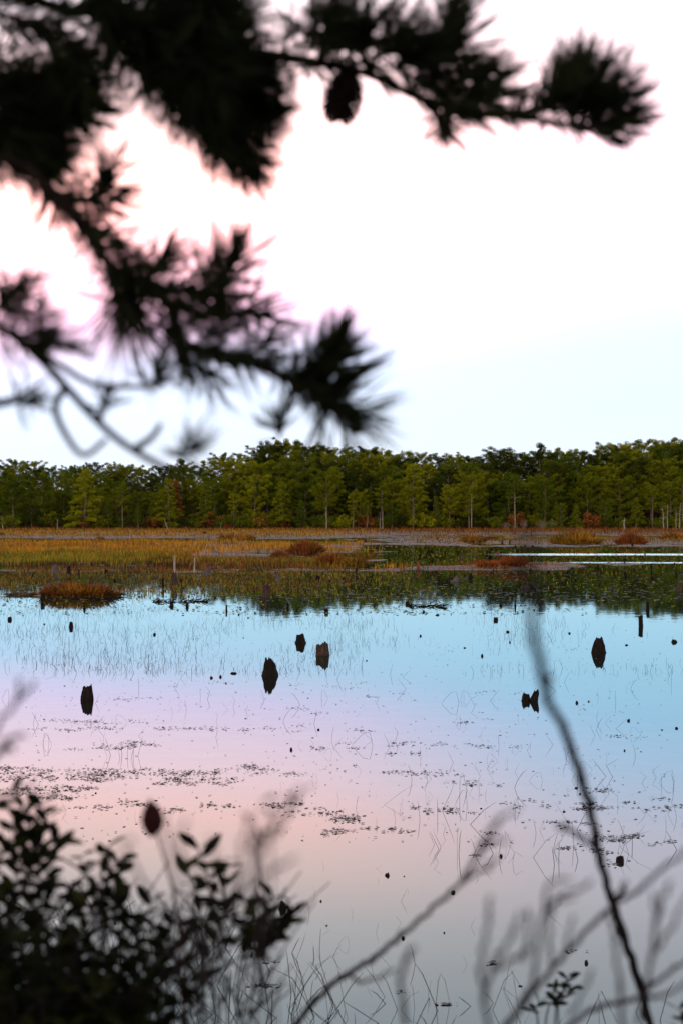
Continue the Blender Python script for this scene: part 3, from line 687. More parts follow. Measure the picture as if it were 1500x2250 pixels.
stump(258, 1309, 1300, 9, 'short black stub at the right end of the wide rust tussock', taper=.9, jag=.2)
stump(186, 1338, 1328, 5, 'thin black stub below the wide rust tussock', taper=.7)
stump(918, 1251, 1231, 7, 'red brown post on the mud right of the middle', 'stump_red', 'dead_post', 'post', taper=.85, jag=.3, flare=.1)
stump(921, 1230, 1217, 4.5, 'thin black post behind the red brown one', taper=.6, flare=.2)
stump(998, 1278, 1265, 15, 'grey leaning snag at the water edge right of the middle', 'stump_grey', taper=.25, jag=.3, flare=.5, lean=.5)
stump(1033, 1271, 1259, 9, 'dark snag on the mud left of the bright red tussock', taper=.5, jag=.4, flare=.4)
stump(1152, 1292, 1282, 18, 'dark root mass in the tree reflection below the bright red tussock', 'stump_brown', taper=.5, jag=.6, flare=.4)
stump(1105, 1300, 1296, 12, 'flat dark lump left of the dark root mass', taper=.5, jag=.5)
stump(1432, 1273, 1265, 9, 'small cone shaped dark stump on the right mud streak', taper=.3)
stump(1491, 1300, 1279, 11, 'dark hollow stump cut by the right edge', 'stump_brown', taper=.8, jag=.3)
stump(1430, 1252, 1236, 4, 'thin dark stick in the ruffled water at the right', taper=.7)
stump(1374, 1267, 1259, 5, 'short dark stub left of the cone shaped dark stump', taper=.6)
stump(1131, 1332, 1316, 4.5, 'thin black spike at the edge of the reflection right of the middle', taper=.5)
stump(1099, 1332, 1326, 6, 'tiny dark knob left of the thin black spike', taper=.6)
stump(894, 1328, 1321, 9, 'round dark knob left of a line of floating twigs', taper=.8)
stump(663, 1253, 1244, 4.5, 'dark stub at the near mud edge left of the tall rusty tussock', taper=.8)
stump(783, 1257, 1246, 4.5, 'upright dark stub right of the yellow tipped tussock', taper=.8)
stump(805, 1247, 1238, 12, 'dark cone at the right foot of the yellow tipped tussock', taper=.3)
stump(698, 1273, 1263, 8, 'dark stub in the reflection below the tall rusty tussock', taper=.7)
stump(755, 1273, 1268, 6, 'low dark root right of the stub below the tall rusty tussock', taper=.6)
stump(604, 1250, 1240, 4, 'short red brown stick in the brown sedge', 'stump_red', taper=.8)
stump(1204, 1258, 1253, 6, 'small dark knob on the mud right of the bright red tussock', taper=.7)
stump(1247, 1258, 1253, 6, 'second dark knob farther right of the bright red tussock', taper=.7)
stump(1313, 1249, 1240, 4, 'thin dark stub between the two ruffled water streaks', taper=.7)
stump(1012, 1225, 1217, 11, 'dark broken stump in the channel right of the thin black post', 'stump_brown', taper=.5, jag=.5)
stump(1093, 1218, 1211, 4, 'red brown stub at the left end of the ruffled streak', 'stump_red', taper=.7)
stump(772, 1228, 1219, 8, 'dark cone in the mud at the point of the meadow', taper=.4)
stump(892, 1214, 1208, 4, 'small dark peg in the channel left of the red brown post', taper=.8)
stump(977, 1216, 1210, 4, 'small dark peg in the channel right of the red brown post', taper=.8)
stump(1103, 1195, 1186, 3, 'left dark peg on the far mud below the grey bare shrubs', taper=.8)
stump(1119, 1196, 1187, 3, 'right dark peg on the far mud below the grey bare shrubs', taper=.8)
stump(378, 1332, 1322, 8, 'dark broken stub in a line of floating debris', taper=.5, jag=.5)
stump(412, 1334, 1322, 7, 'spiky dark stub at the right of the floating debris', taper=.4, jag=.6)
stump(1361, 1893, 1881, 19, 'rounded black clump floating near the sapling', taper=.7, jag=.3, flare=.1)
stump(621, 1996, 1978, 15, 'black withered leaf standing up beside the leafy shrub tip', name='withered_leaf', cat='leaf', taper=.5, jag=.5)
stump(1287, 2117, 2109, 8, 'small black knob beside the sapling near the bottom', taper=.5, jag=.5)
# tiny stubs scattered over the open water
tiny = [stump_mesh(.05, .035, 'stump', 300 + i, taper=.5, jag=.5, nsides=10).build('water_stub', M['stump']) for i in range(6)]
TINY = [(525, 1351), (546, 1358), (535, 1402), (465, 1490), (485, 1488), (497, 1502), (700, 1604), (640, 1648), (923, 1398), (1058, 1442), (1119, 1412), (1375, 1418), (1292, 1542), (1266, 1545),
        (1485, 1601), (1453, 1604), (1380, 1584), (1407, 1652), (1371, 1650), (1265, 1732), (1273, 1745), (1056, 1777), (1238, 1784), (850, 1924), (887, 1926), (995, 1962), (975, 2050), (885, 2062), (705, 1981), (718, 2034),
        (1142, 2167), (1100, 1882), (211, 1743), (254, 2029), (487, 1998), (553, 2099), (507, 1982), (1440, 1335), (930, 1345), (960, 1352), (1250, 1392), (1020, 1424), (805, 1452), (340, 1395), (98, 1372), (700, 1420)]
used = set()
for i, (px, py) in enumerate(TINY):
    b0 = tiny[i % 6]
    o = b0 if i < 6 else b0.copy()
    if i >= 6: COL.objects.link(o)
    p = W(px, py); s = p[1] / 20 * random.uniform(.35, .9); o.location = p; o.scale = (s * random.uniform(.8, 1.7), s, s * random.uniform(.5, 1.6)); o.rotation_euler.z = random.uniform(0, 6)
    tag(o, 'tiny dark stub or bud just breaking the still water', 'stub', 'tiny stubs in the open water')

rs_ = random.Random(44); k = 0
while k < 70:
    px, py = rs_.uniform(0, 1500), rs_.uniform(1182, 1300)
    if k % 3 == 0: px = rs_.uniform(850, 1500)
    p = W(px, py)
    o = tiny[k % 6].copy(); COL.objects.link(o); sz = rs_.choice((2.5, 4, 4, 6)) * p[1] / F / .05; o.location = (p[0], p[1], max(0, gz(p[0], p[1])) - .01); o.scale = (sz * .8, sz * .8, sz * rs_.uniform(.8, 3)); o.rotation_euler.z = rs_.uniform(0, 6)
    tag(o, 'small dark peg among the mud and pads of the far marsh', 'stub', 'dark pegs scattered over the marsh'); k += 1

# ------------------------------------------------------------------ rushes
def rush_mesh(shape, h=.3, lean=.3, r=.003, kink=.6):
    b = MB(); r_ = np.array
    if shape == 'straight': pts = [(0, 0, -.12), (0, 0, 0), (lean * .5 * h, 0, h * .5), (lean * h, 0, h)]
    elif shape == 'bow': pts = [(0, 0, -.12), (0, 0, 0), (lean * .25 * h, 0, h * .4), (lean * .75 * h, 0, h * .8), (lean * 1.2 * h, 0, h)]
    elif shape == 'kink': pts = [(0, 0, -.12), (0, 0, 0), (lean * h * .6, 0, h * kink), (-lean * h * .5, .02, h)]
    else: pts = [(0, 0, -.12), (0, 0, 0), (lean * h * .3, 0, h), (lean * h * .9 + .02, 0, h * .93), (lean * h * 1.7 + .05, .03, h * .25), (lean * h * 1.9 + .06, .03, .0)]
    b.tube(pts, [r * 1.1] * (len(pts) - 1) + [r * .5], 5); return b
RUSH = [rush_mesh('straight', .3, l).build('rush_stalk', M['rush']) for l in (.05, .25, .5, .8, 1.2)] + \
       [rush_mesh('bow', .3, l).build('rush_stalk', M['rush']) for l in (.2, .6)] + \
       [rush_mesh('kink', .3, l).build('rush_stalk', M['rush']) for l in (.3, .6)] + [rush_mesh('fold', .3, l).build('rush_stalk', M['rush']) for l in (.3, .7)]
rush_used = set()
def rush(px, py, hp, kind, flip=1, thick=1.0, label=None, yaw=None):
    """stalk whose foot stands at (px, py) and which rises hp rows"""
    p = W(px, py); h = hp / F * p[1]; s = h / .3
    o = RUSH[kind]
    if kind in rush_used: o = o.copy(); COL.objects.link(o)
    rush_used.add(kind)
    o.location = p; o.scale = (s, s * thick, s); o.rotation_euler.z = (0 if flip > 0 else math.pi) + random.uniform(-.5, .5)
    tag(o, label or 'thin dark rush stalk standing or leaning in the open water', 'rush', 'rush stalks in the open pond'); return o
for px, py, hp, k, fl, lab in [(968, 1861, 36, 2, -1, 'thick black rush leaning left over the pink water at the middle'), (1054, 1618, 14, 2, 1, 'short thick rush chevron in the blue water left of the sapling'),
     (1164, 1642, 12, 0, 1, 'short upright black rush stub left of the sapling'), (607, 1926, 17, 3, 1, 'bent black rush right of the leafy shrub'), (1023, 1914, 14, 2, 1, 'short black rush bent across the long bare twig'),
     (881, 2028, 16, 3, -1, 'black rush bent left over the long bare twig low down'), (232, 1772, 8, 4, 1, 'small black chevron rush above the leafy shrub'), (240, 1737, 7, 4, -1, 'small black chevron rush right of a dark knob'),
     (938, 1655, 6, 3, -1, 'short rush chevron in the lilac water'), (678, 1700, 8, 3, -1, 'short rush stalk leaning in the pink water at the middle')]:
    rush(px, py, hp, k, fl, 2, lab)
def rush_field(n, x0, x1, y0, y1, h0, h1, dens=None):
    k = 0
    while k < n:
        px, py = random.uniform(x0, x1), random.uniform(y0, y1)
        if dens and random.random() > dens(px, py): continue
        p = W(px, py)
        c = mnoise.noise((p[0] * .35, p[1] * .12, 2.0))
        if c < random.uniform(-.5, .35): continue
        rush(px, py, random.uniform(h0, h1) * (.6 + .4 * (py - 1330) / 400), random.choice([0, 0, 1, 1, 2, 2, 3, 4, 5, 5, 6, 7, 8, 9, 10]), random.choice((-1, 1)), 1); k += 1
rush_field(75, 0, 1500, 1480, 1640, 14, 36)
rush_field(70, 0, 1500, 1640, 1860, 8, 30)
rush_field(22, 900, 1500, 1700, 1900, 18, 42)
rush_field(30, 620, 1500, 1900, 2200, 8, 22)
# the dense far belt, past counting
rb = MB(); k = 0
while k < 3200:
    py = 1332 + 150 * random.random() ** 1.15; px = random.uniform(-150, 1650)
    p = W(px, py); c = mnoise.noise((p[0] * .3, p[1] * .15, 7.0)) + (.22 if px < 800 else -.12)
    if c < random.uniform(-.15, .45): continue
    q_ = random.choice((.5, .7, 1, 1.3)); h = min(20, random.expovariate(1 / 7) + 2) / F * p[1]; l = random.gauss(0, .5) * h; mid = p + np.array((l * random.uniform(.2, .8), 0, h * .55))
    rb.tube([p - np.array((0, 0, .1)), mid, p + np.array((l, random.uniform(-.05, .05), h))], [q_ * .0026, q_ * .0023, q_ * .0012], 3, cap=False); k += 1
tag(rb.build('rushes', M['rush']), 'belt of fine rush stalks across the pale blue water', 'rushes', kind='stuff')
# rush clumps at the near water edge
def rush_clump(px, py, n, hp, spread, lab, seed):
    rs = random.Random(seed); p = W(px, py); b = MB()
    for i in range(n):
        o = np.array((rs.gauss(0, spread), rs.gauss(0, spread), 0)); h = hp / F * p[1] * rs.uniform(.35, 1.1); az = rs.choice((0, math.pi)) + rs.gauss(0, .5); l = abs(rs.gauss(.1, .55)) * h
        d = np.array((math.cos(az), math.sin(az), 0)); r = rs.choice((.0012, .0017, .0024))
        pts = [o - np.array((0, 0, .15)), o, o + d * l * rs.uniform(.5, .68) + np.array((0, 0, h * .6)), o + d * l + np.array((0, 0, h * rs.uniform(.75, 1)))]
        if rs.random() < .14: pts.append(pts[-1] + d * h * rs.uniform(-.6, .7) - np.array((0, 0, h * rs.uniform(.3, .8))))
        b.tube(pts, [r] * (len(pts) - 1) + [r * .4], 4, cap=False)
    o = b.build('rush_clump', M['rush']); o.location = p; return tag(o, lab, 'rushes', kind='stuff')
for i, (px, py, n, hp, sp_, lab) in enumerate([(430, 2215, 24, 150, .40, 'dense rush clump tangled behind the leafy shrub'), (560, 2235, 22, 130, .34, 'loose rush clump at the bottom right of the leafy shrub'), (660, 2230, 16, 110, .3, 'thin rush clump by the foot of the long bare twig'),
     (300, 2190, 20, 150, .4, 'rush clump hidden low inside the leafy shrub'), (360, 2085, 22, 90, .3, 'sparse rushes rising through the middle of the leafy shrub'), (770, 2240, 7, 60, .2, 'few short rushes right of the long bare twig foot'), (940, 2245, 5, 110, .25, 'open clump of thin rushes at the bottom middle'),
     (1080, 2225, 5, 120, .25, 'open clump of bent rushes behind the bare shrub'), (840, 2190, 5, 70, .35, 'few thin crossed rushes beside the middle of the long bare twig'), (1180, 2245, 6, 110, .3, 'thin bent rushes at the foot of the bare twig tangle'), (1370, 2245, 5, 100, .3, 'thin rushes right of the sapling foot'), (700, 2110, 8, 60, .25, 'fine rushes standing right of the leafy shrub tip'), (120, 2030, 30, 110, .4, 'rushes seen through the left of the leafy shrub'), (1270, 1850, 16, 60, .35, 'rush clump behind the sapling stem'), (1090, 1880, 9, 60, .2, 'rush clump of crossing stalks left of the sapling'), (940, 1780, 8, 70, .3, 'few tall crossing rushes at the middle of the pink water'), (270, 1660, 9, 50, .2, 'small clump of crossed rushes in the left pink water')]):
    rush_clump(px, py, n, hp, sp_, lab, 500 + i)

# ------------------------------------------------------------------ floating leaves
def discs(px, py, r, up, m, name, lab, cat='leaves', tilt=.12):
    n = len(px); d = H * F / (py - 1125); x = (px - 750) / F * d
    a0 = rng.uniform(0, 6.28, n); out = np.zeros((n, 7, 3)); tx = rng.normal(0, tilt, n); ty = rng.normal(0, tilt, n); asp = rng.uniform(.45, 1, n)
    for k in range(7):
        a = k * 2 * math.pi / 7; rr = r * rng.uniform(.75, 1.1, n)
        u = np.cos(a) * rr; v = np.sin(a) * rr * asp
        dx = u * np.cos(a0) - v * np.sin(a0); dy = u * np.sin(a0) + v * np.cos(a0)
        out[:, k] = np.stack([x + dx, d + dy, .004 + up + np.maximum(-.003, dx * tx + dy * ty)], -1)
    return tag(quads_object(name, out, 7, M[m]), lab, cat, kind='stuff')
rng = np.random.default_rng(5)
RAFT = [(100, 1705, 160, 12, 420), (330, 1700, 150, 12, 380), (430, 1717, 90, 8, 160), (60, 1738, 70, 8, 130), (150, 1732, 60, 6, 110), (60, 1690, 90, 5, 120), (130, 1753, 60, 5, 60), (200, 1775, 40, 4, 30), (305, 1765, 22, 6, 60), (370, 1780, 40, 5, 45), (540, 1690, 60, 3, 60), (600, 1700, 80, 6, 50),
        (160, 1600, 90, 5, 90), (250, 1587, 60, 3, 60), (310, 1633, 30, 4, 70), (240, 1640, 50, 4, 60), (190, 1645, 80, 3, 40), (390, 1600, 60, 3, 60), (480, 1600, 80, 4, 50), (640, 1560, 90, 8, 40), (690, 1600, 120, 8, 60), (740, 1640, 60, 8, 40), (290, 1535, 60, 5, 40), (160, 1585, 50, 4, 60),
        (760, 1800, 20, 8, 90), (740, 1828, 25, 5, 50), (640, 1770, 60, 6, 80), (690, 1790, 50, 8, 60), (500, 1765, 60, 5, 40), (570, 1685, 30, 3, 40), (870, 1635, 60, 5, 40), (860, 1655, 60, 3, 30), (1000, 1637, 60, 3, 40), (1120, 1640, 60, 3, 30), (960, 1700, 90, 6, 50), (890, 1700, 60, 4, 40), (1050, 1720, 60, 5, 40),
        (1200, 1770, 110, 10, 90), (1330, 1775, 60, 4, 60), (1250, 1810, 50, 6, 50), (1340, 1838, 60, 5, 70), (1400, 1850, 80, 6, 60), (1290, 1865, 60, 8, 50), (950, 1780, 60, 6, 40), (840, 1825, 40, 5, 35), (1000, 1785, 70, 4, 40), (1450, 1775, 60, 8, 40), (1060, 1585, 60, 6, 30), (1350, 1620, 60, 6, 25), (1320, 1735, 40, 5, 40), (1410, 1760, 60, 5, 30),
        (1100, 1520, 60, 6, 30), (850, 1530, 60, 8, 30), (700, 1510, 120, 10, 40), (250, 1470, 150, 12, 40), (400, 1500, 150, 10, 40), (1260, 1430, 100, 8, 30), (560, 1400, 200, 30, 60), (1050, 1420, 200, 30, 50), (300, 1420, 200, 30, 70), (1400, 1895, 60, 10, 16), (1000, 1850, 120, 30, 30), (700, 2150, 200, 50, 30), (1100, 2150, 200, 60, 25), (750, 1700, 720, 150, 700), (750, 1470, 720, 90, 700)]
PX, PY = [], []
for a, b, w, h, n in RAFT:
    if n < 300 or w < 400:                  # rafts gather into small clots
        cx = a + rng.uniform(-1, 1, max(3, n // 7)) * w; cy = b + rng.uniform(-1, 1, len(cx)) * h
        n = int(n * 1.35); i = rng.integers(0, len(cx), n); x = cx[i] + rng.normal(0, 11, n); y = cy[i] + rng.normal(0, 1.6, n)
    else: x = a + rng.uniform(-1, 1, n) * w; y = b + rng.uniform(-1, 1, n) * h
    PX.append(x); PY.append(y)
PX = np.concatenate(PX); PY = np.concatenate(PY)
discs(PX, PY, .012 * rng.uniform(.35, 2.1, len(PX)), rng.uniform(0, .006, len(PX)), 'pad', 'floating_leaves', 'dark rafts of small floating leaves on the pink and blue water')
n = 9000
py = 1243 + 108 * rng.random(n) ** .9; px = rng.uniform(-250, 1750, n)
d = H * F / (py - 1125); kk = fnoise((px - 750) / F * d, d * .25, .3, 4) + .6 * fnoise((px - 750) / F * d, d * .4, 1.1, 6)
keep = kk > rng.uniform(-.7, .5, n); px, py = px[keep], py[keep]
discs(px, py, .035 * rng.uniform(.4, 1.9, len(px)), rng.uniform(0, .02, len(px)), 'yellowpad', 'lily_pads', 'yellow green pads speckling the dark tree reflection', tilt=.3)
n = 5000
py = 1196 + 50 * rng.random(n); px = rng.uniform(820, 1750, n)
discs(px, py, .05 * rng.uniform(.5, 1.9, n), rng.uniform(0, .03, n), 'yellowpad', 'lily_pads', 'olive pads floating in the far channel at the right', tilt=.3)
n = 2500
py = 1245 + 75 * rng.random(n); px = rng.uniform(-250, 1750, n)
discs(px, py, .09 * rng.uniform(.5, 1.6, n), np.zeros(n), 'pad', 'floating_leaves', 'grey flat leaves lying in streaks on the far water', tilt=.01)
# lines of floating twigs
def debris(px0, px1, py, n, lab, seed):
    rs = random.Random(seed); b = MB()
    for i in range(n):
        p = W(rs.uniform(px0, px1), py + rs.gauss(0, 1.5)); L_ = rs.uniform(.08, .35); az = rs.uniform(-.7, .7); up = rs.uniform(-.1, .5)
        q = p + np.array((math.cos(az) * L_, math.sin(az) * L_, up * L_)); b.tube([p + (0, 0, .005), (p + q) / 2 + (0, 0, .02), q + (0, 0, .005)], [.012, .012, .006], 4)
    return tag(b.build('floating_twigs', M['stump']), lab, 'twigs', kind='stuff')
debris(895, 972, 1333, 50, 'line of dark twigs floating at the edge of the tree reflection', 1)
debris(335, 455, 1322, 60, 'streak of dark debris floating below the pale posts', 2)
debris(100, 260, 1316, 40, 'dark twigs floating below the wide rust tussock', 3)

# ------------------------------------------------------------------ overhanging pine
PINE = empty('pine_tree', (-1.75, 2.15, 1.5), 'near black pine whose needled boughs hang blurred across the top left', 'tree')
O = np.array((-1.75, 2.15, 1.5))
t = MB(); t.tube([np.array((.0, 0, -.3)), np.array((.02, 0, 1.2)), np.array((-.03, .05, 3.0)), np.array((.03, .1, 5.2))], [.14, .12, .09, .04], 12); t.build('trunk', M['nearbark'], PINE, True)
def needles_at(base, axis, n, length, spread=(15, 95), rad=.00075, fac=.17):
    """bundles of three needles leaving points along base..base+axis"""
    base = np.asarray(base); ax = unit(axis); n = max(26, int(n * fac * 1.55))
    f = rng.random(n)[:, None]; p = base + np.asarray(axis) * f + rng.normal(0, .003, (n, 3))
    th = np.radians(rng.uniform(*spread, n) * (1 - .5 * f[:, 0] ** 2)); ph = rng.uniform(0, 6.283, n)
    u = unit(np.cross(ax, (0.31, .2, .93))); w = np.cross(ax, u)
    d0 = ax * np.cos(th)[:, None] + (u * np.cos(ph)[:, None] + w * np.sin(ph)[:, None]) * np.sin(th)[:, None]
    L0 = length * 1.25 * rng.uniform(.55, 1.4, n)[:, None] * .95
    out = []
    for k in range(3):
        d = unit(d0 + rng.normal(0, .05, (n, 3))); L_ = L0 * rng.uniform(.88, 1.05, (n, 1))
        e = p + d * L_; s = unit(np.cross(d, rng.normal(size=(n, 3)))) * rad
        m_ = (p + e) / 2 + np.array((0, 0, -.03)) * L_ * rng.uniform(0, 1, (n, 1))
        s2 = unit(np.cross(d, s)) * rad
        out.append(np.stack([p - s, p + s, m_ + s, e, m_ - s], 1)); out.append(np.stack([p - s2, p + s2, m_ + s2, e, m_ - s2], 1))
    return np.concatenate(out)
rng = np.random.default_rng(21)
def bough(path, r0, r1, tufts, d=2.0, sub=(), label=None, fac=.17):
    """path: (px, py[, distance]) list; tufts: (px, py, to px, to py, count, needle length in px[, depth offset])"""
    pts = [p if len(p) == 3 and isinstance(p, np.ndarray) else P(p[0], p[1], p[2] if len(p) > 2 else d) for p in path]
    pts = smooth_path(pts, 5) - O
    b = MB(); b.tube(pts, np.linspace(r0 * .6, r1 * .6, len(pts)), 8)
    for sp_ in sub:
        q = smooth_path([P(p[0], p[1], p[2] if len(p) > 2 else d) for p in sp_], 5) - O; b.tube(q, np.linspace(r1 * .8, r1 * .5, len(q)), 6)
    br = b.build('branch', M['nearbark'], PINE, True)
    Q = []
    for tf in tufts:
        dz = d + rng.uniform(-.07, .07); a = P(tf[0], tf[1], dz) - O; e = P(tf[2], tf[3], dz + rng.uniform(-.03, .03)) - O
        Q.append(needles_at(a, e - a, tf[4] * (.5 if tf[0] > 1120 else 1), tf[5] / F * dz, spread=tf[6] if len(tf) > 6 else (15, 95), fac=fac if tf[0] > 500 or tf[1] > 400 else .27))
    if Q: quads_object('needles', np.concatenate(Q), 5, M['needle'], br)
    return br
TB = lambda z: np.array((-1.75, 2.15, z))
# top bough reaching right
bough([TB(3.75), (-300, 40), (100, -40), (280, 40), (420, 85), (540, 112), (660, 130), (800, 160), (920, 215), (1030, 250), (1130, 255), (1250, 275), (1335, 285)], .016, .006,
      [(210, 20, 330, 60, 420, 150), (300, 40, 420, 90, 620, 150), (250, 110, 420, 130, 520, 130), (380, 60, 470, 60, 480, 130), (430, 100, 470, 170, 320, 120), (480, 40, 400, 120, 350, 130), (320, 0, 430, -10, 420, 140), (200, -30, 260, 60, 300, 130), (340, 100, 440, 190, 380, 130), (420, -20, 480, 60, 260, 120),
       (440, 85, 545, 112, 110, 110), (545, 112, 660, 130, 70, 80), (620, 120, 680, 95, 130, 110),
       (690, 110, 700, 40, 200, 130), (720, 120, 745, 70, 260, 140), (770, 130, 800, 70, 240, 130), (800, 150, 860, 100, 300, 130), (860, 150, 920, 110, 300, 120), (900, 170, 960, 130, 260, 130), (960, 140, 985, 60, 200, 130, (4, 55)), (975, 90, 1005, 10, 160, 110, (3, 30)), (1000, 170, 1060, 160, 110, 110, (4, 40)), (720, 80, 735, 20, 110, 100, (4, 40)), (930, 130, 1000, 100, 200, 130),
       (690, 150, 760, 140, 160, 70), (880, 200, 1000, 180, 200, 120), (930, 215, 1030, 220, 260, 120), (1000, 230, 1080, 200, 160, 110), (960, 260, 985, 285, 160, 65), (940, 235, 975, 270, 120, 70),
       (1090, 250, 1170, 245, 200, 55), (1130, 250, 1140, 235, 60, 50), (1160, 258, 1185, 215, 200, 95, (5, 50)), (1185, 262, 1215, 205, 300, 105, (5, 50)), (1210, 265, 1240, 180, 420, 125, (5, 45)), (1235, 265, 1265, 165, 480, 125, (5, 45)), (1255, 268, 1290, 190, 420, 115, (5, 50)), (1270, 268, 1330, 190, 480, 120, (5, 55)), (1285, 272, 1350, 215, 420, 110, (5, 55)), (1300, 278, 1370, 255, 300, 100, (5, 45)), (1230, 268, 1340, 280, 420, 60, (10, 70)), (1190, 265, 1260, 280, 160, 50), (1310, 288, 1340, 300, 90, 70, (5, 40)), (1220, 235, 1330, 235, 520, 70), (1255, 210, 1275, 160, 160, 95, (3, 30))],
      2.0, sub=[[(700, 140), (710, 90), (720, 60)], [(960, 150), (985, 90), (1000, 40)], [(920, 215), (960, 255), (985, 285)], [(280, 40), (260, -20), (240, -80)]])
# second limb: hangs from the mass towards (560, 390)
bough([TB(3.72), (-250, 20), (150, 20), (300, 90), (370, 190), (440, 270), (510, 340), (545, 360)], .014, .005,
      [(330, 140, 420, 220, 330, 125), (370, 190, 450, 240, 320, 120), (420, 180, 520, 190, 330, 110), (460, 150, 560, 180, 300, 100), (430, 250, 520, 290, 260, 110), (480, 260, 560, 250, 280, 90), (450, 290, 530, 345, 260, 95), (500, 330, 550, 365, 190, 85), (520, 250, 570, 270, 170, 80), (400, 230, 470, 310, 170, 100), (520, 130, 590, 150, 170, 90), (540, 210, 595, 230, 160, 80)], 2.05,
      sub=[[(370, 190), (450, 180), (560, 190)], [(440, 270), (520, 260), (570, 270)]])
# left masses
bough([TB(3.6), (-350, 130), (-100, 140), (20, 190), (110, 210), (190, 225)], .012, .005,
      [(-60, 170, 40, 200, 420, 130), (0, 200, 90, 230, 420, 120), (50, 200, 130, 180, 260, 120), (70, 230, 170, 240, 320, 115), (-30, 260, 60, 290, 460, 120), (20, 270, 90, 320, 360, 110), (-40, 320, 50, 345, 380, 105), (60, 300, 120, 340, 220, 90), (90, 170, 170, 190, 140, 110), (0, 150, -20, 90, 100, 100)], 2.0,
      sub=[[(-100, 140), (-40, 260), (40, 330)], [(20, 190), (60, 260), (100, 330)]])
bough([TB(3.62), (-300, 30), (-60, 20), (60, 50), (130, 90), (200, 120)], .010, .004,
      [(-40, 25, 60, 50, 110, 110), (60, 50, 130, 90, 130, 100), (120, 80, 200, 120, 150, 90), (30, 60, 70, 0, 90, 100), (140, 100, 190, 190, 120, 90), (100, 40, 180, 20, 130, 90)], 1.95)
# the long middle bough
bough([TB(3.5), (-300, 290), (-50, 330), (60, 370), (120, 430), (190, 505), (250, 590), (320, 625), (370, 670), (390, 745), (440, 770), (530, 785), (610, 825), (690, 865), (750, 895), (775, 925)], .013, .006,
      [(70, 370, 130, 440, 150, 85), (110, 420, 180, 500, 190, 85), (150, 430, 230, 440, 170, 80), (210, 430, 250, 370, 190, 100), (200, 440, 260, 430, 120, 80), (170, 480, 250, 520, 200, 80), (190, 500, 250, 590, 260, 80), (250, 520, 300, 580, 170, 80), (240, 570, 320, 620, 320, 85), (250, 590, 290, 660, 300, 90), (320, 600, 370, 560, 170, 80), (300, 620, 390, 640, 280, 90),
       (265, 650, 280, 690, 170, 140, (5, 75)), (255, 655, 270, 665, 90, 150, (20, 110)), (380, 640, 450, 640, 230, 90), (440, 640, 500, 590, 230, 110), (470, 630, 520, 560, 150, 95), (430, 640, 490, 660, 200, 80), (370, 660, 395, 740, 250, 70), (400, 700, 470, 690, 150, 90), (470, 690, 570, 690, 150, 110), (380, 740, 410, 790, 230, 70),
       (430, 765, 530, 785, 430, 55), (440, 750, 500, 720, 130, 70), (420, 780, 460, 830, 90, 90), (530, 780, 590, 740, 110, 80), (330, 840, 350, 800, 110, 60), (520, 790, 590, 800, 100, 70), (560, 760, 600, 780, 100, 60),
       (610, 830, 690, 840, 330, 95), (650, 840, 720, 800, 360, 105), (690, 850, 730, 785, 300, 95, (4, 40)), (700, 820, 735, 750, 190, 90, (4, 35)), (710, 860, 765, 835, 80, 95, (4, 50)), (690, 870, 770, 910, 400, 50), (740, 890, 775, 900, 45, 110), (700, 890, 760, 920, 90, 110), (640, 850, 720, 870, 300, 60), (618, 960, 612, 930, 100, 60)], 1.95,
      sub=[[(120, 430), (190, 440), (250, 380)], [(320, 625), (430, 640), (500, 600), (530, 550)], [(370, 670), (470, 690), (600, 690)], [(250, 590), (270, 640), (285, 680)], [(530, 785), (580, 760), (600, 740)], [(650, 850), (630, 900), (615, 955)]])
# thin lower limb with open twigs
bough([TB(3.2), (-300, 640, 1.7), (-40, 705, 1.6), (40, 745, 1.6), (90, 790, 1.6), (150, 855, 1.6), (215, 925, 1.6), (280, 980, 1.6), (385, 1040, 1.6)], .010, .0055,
      [(-20, 610, 20, 680, 170, 80), (10, 690, 60, 640, 150, 75), (20, 650, 70, 600, 90, 60), (0, 730, 50, 750, 130, 90), (40, 745, 110, 740, 140, 80), (60, 720, 90, 700, 70, 80), (35, 885, 45, 880, 130, 75), (225, 900, 232, 870, 45, 55), (400, 1010, 412, 985, 75, 70), (80, 750, 130, 760, 60, 80), (325, 850, 345, 830, 60, 50)], 1.6,
      sub=[[(145, 850), (122, 895), (145, 955), (185, 1000), (235, 965)], [(300, 985), (335, 960), (355, 930)], [(40, 745), (130, 800), (210, 845), (330, 850)], [(215, 925), (230, 890), (228, 870)], [(-30, 700), (20, 650), (60, 600)], [(-60, 900), (0, 890), (45, 880)]])
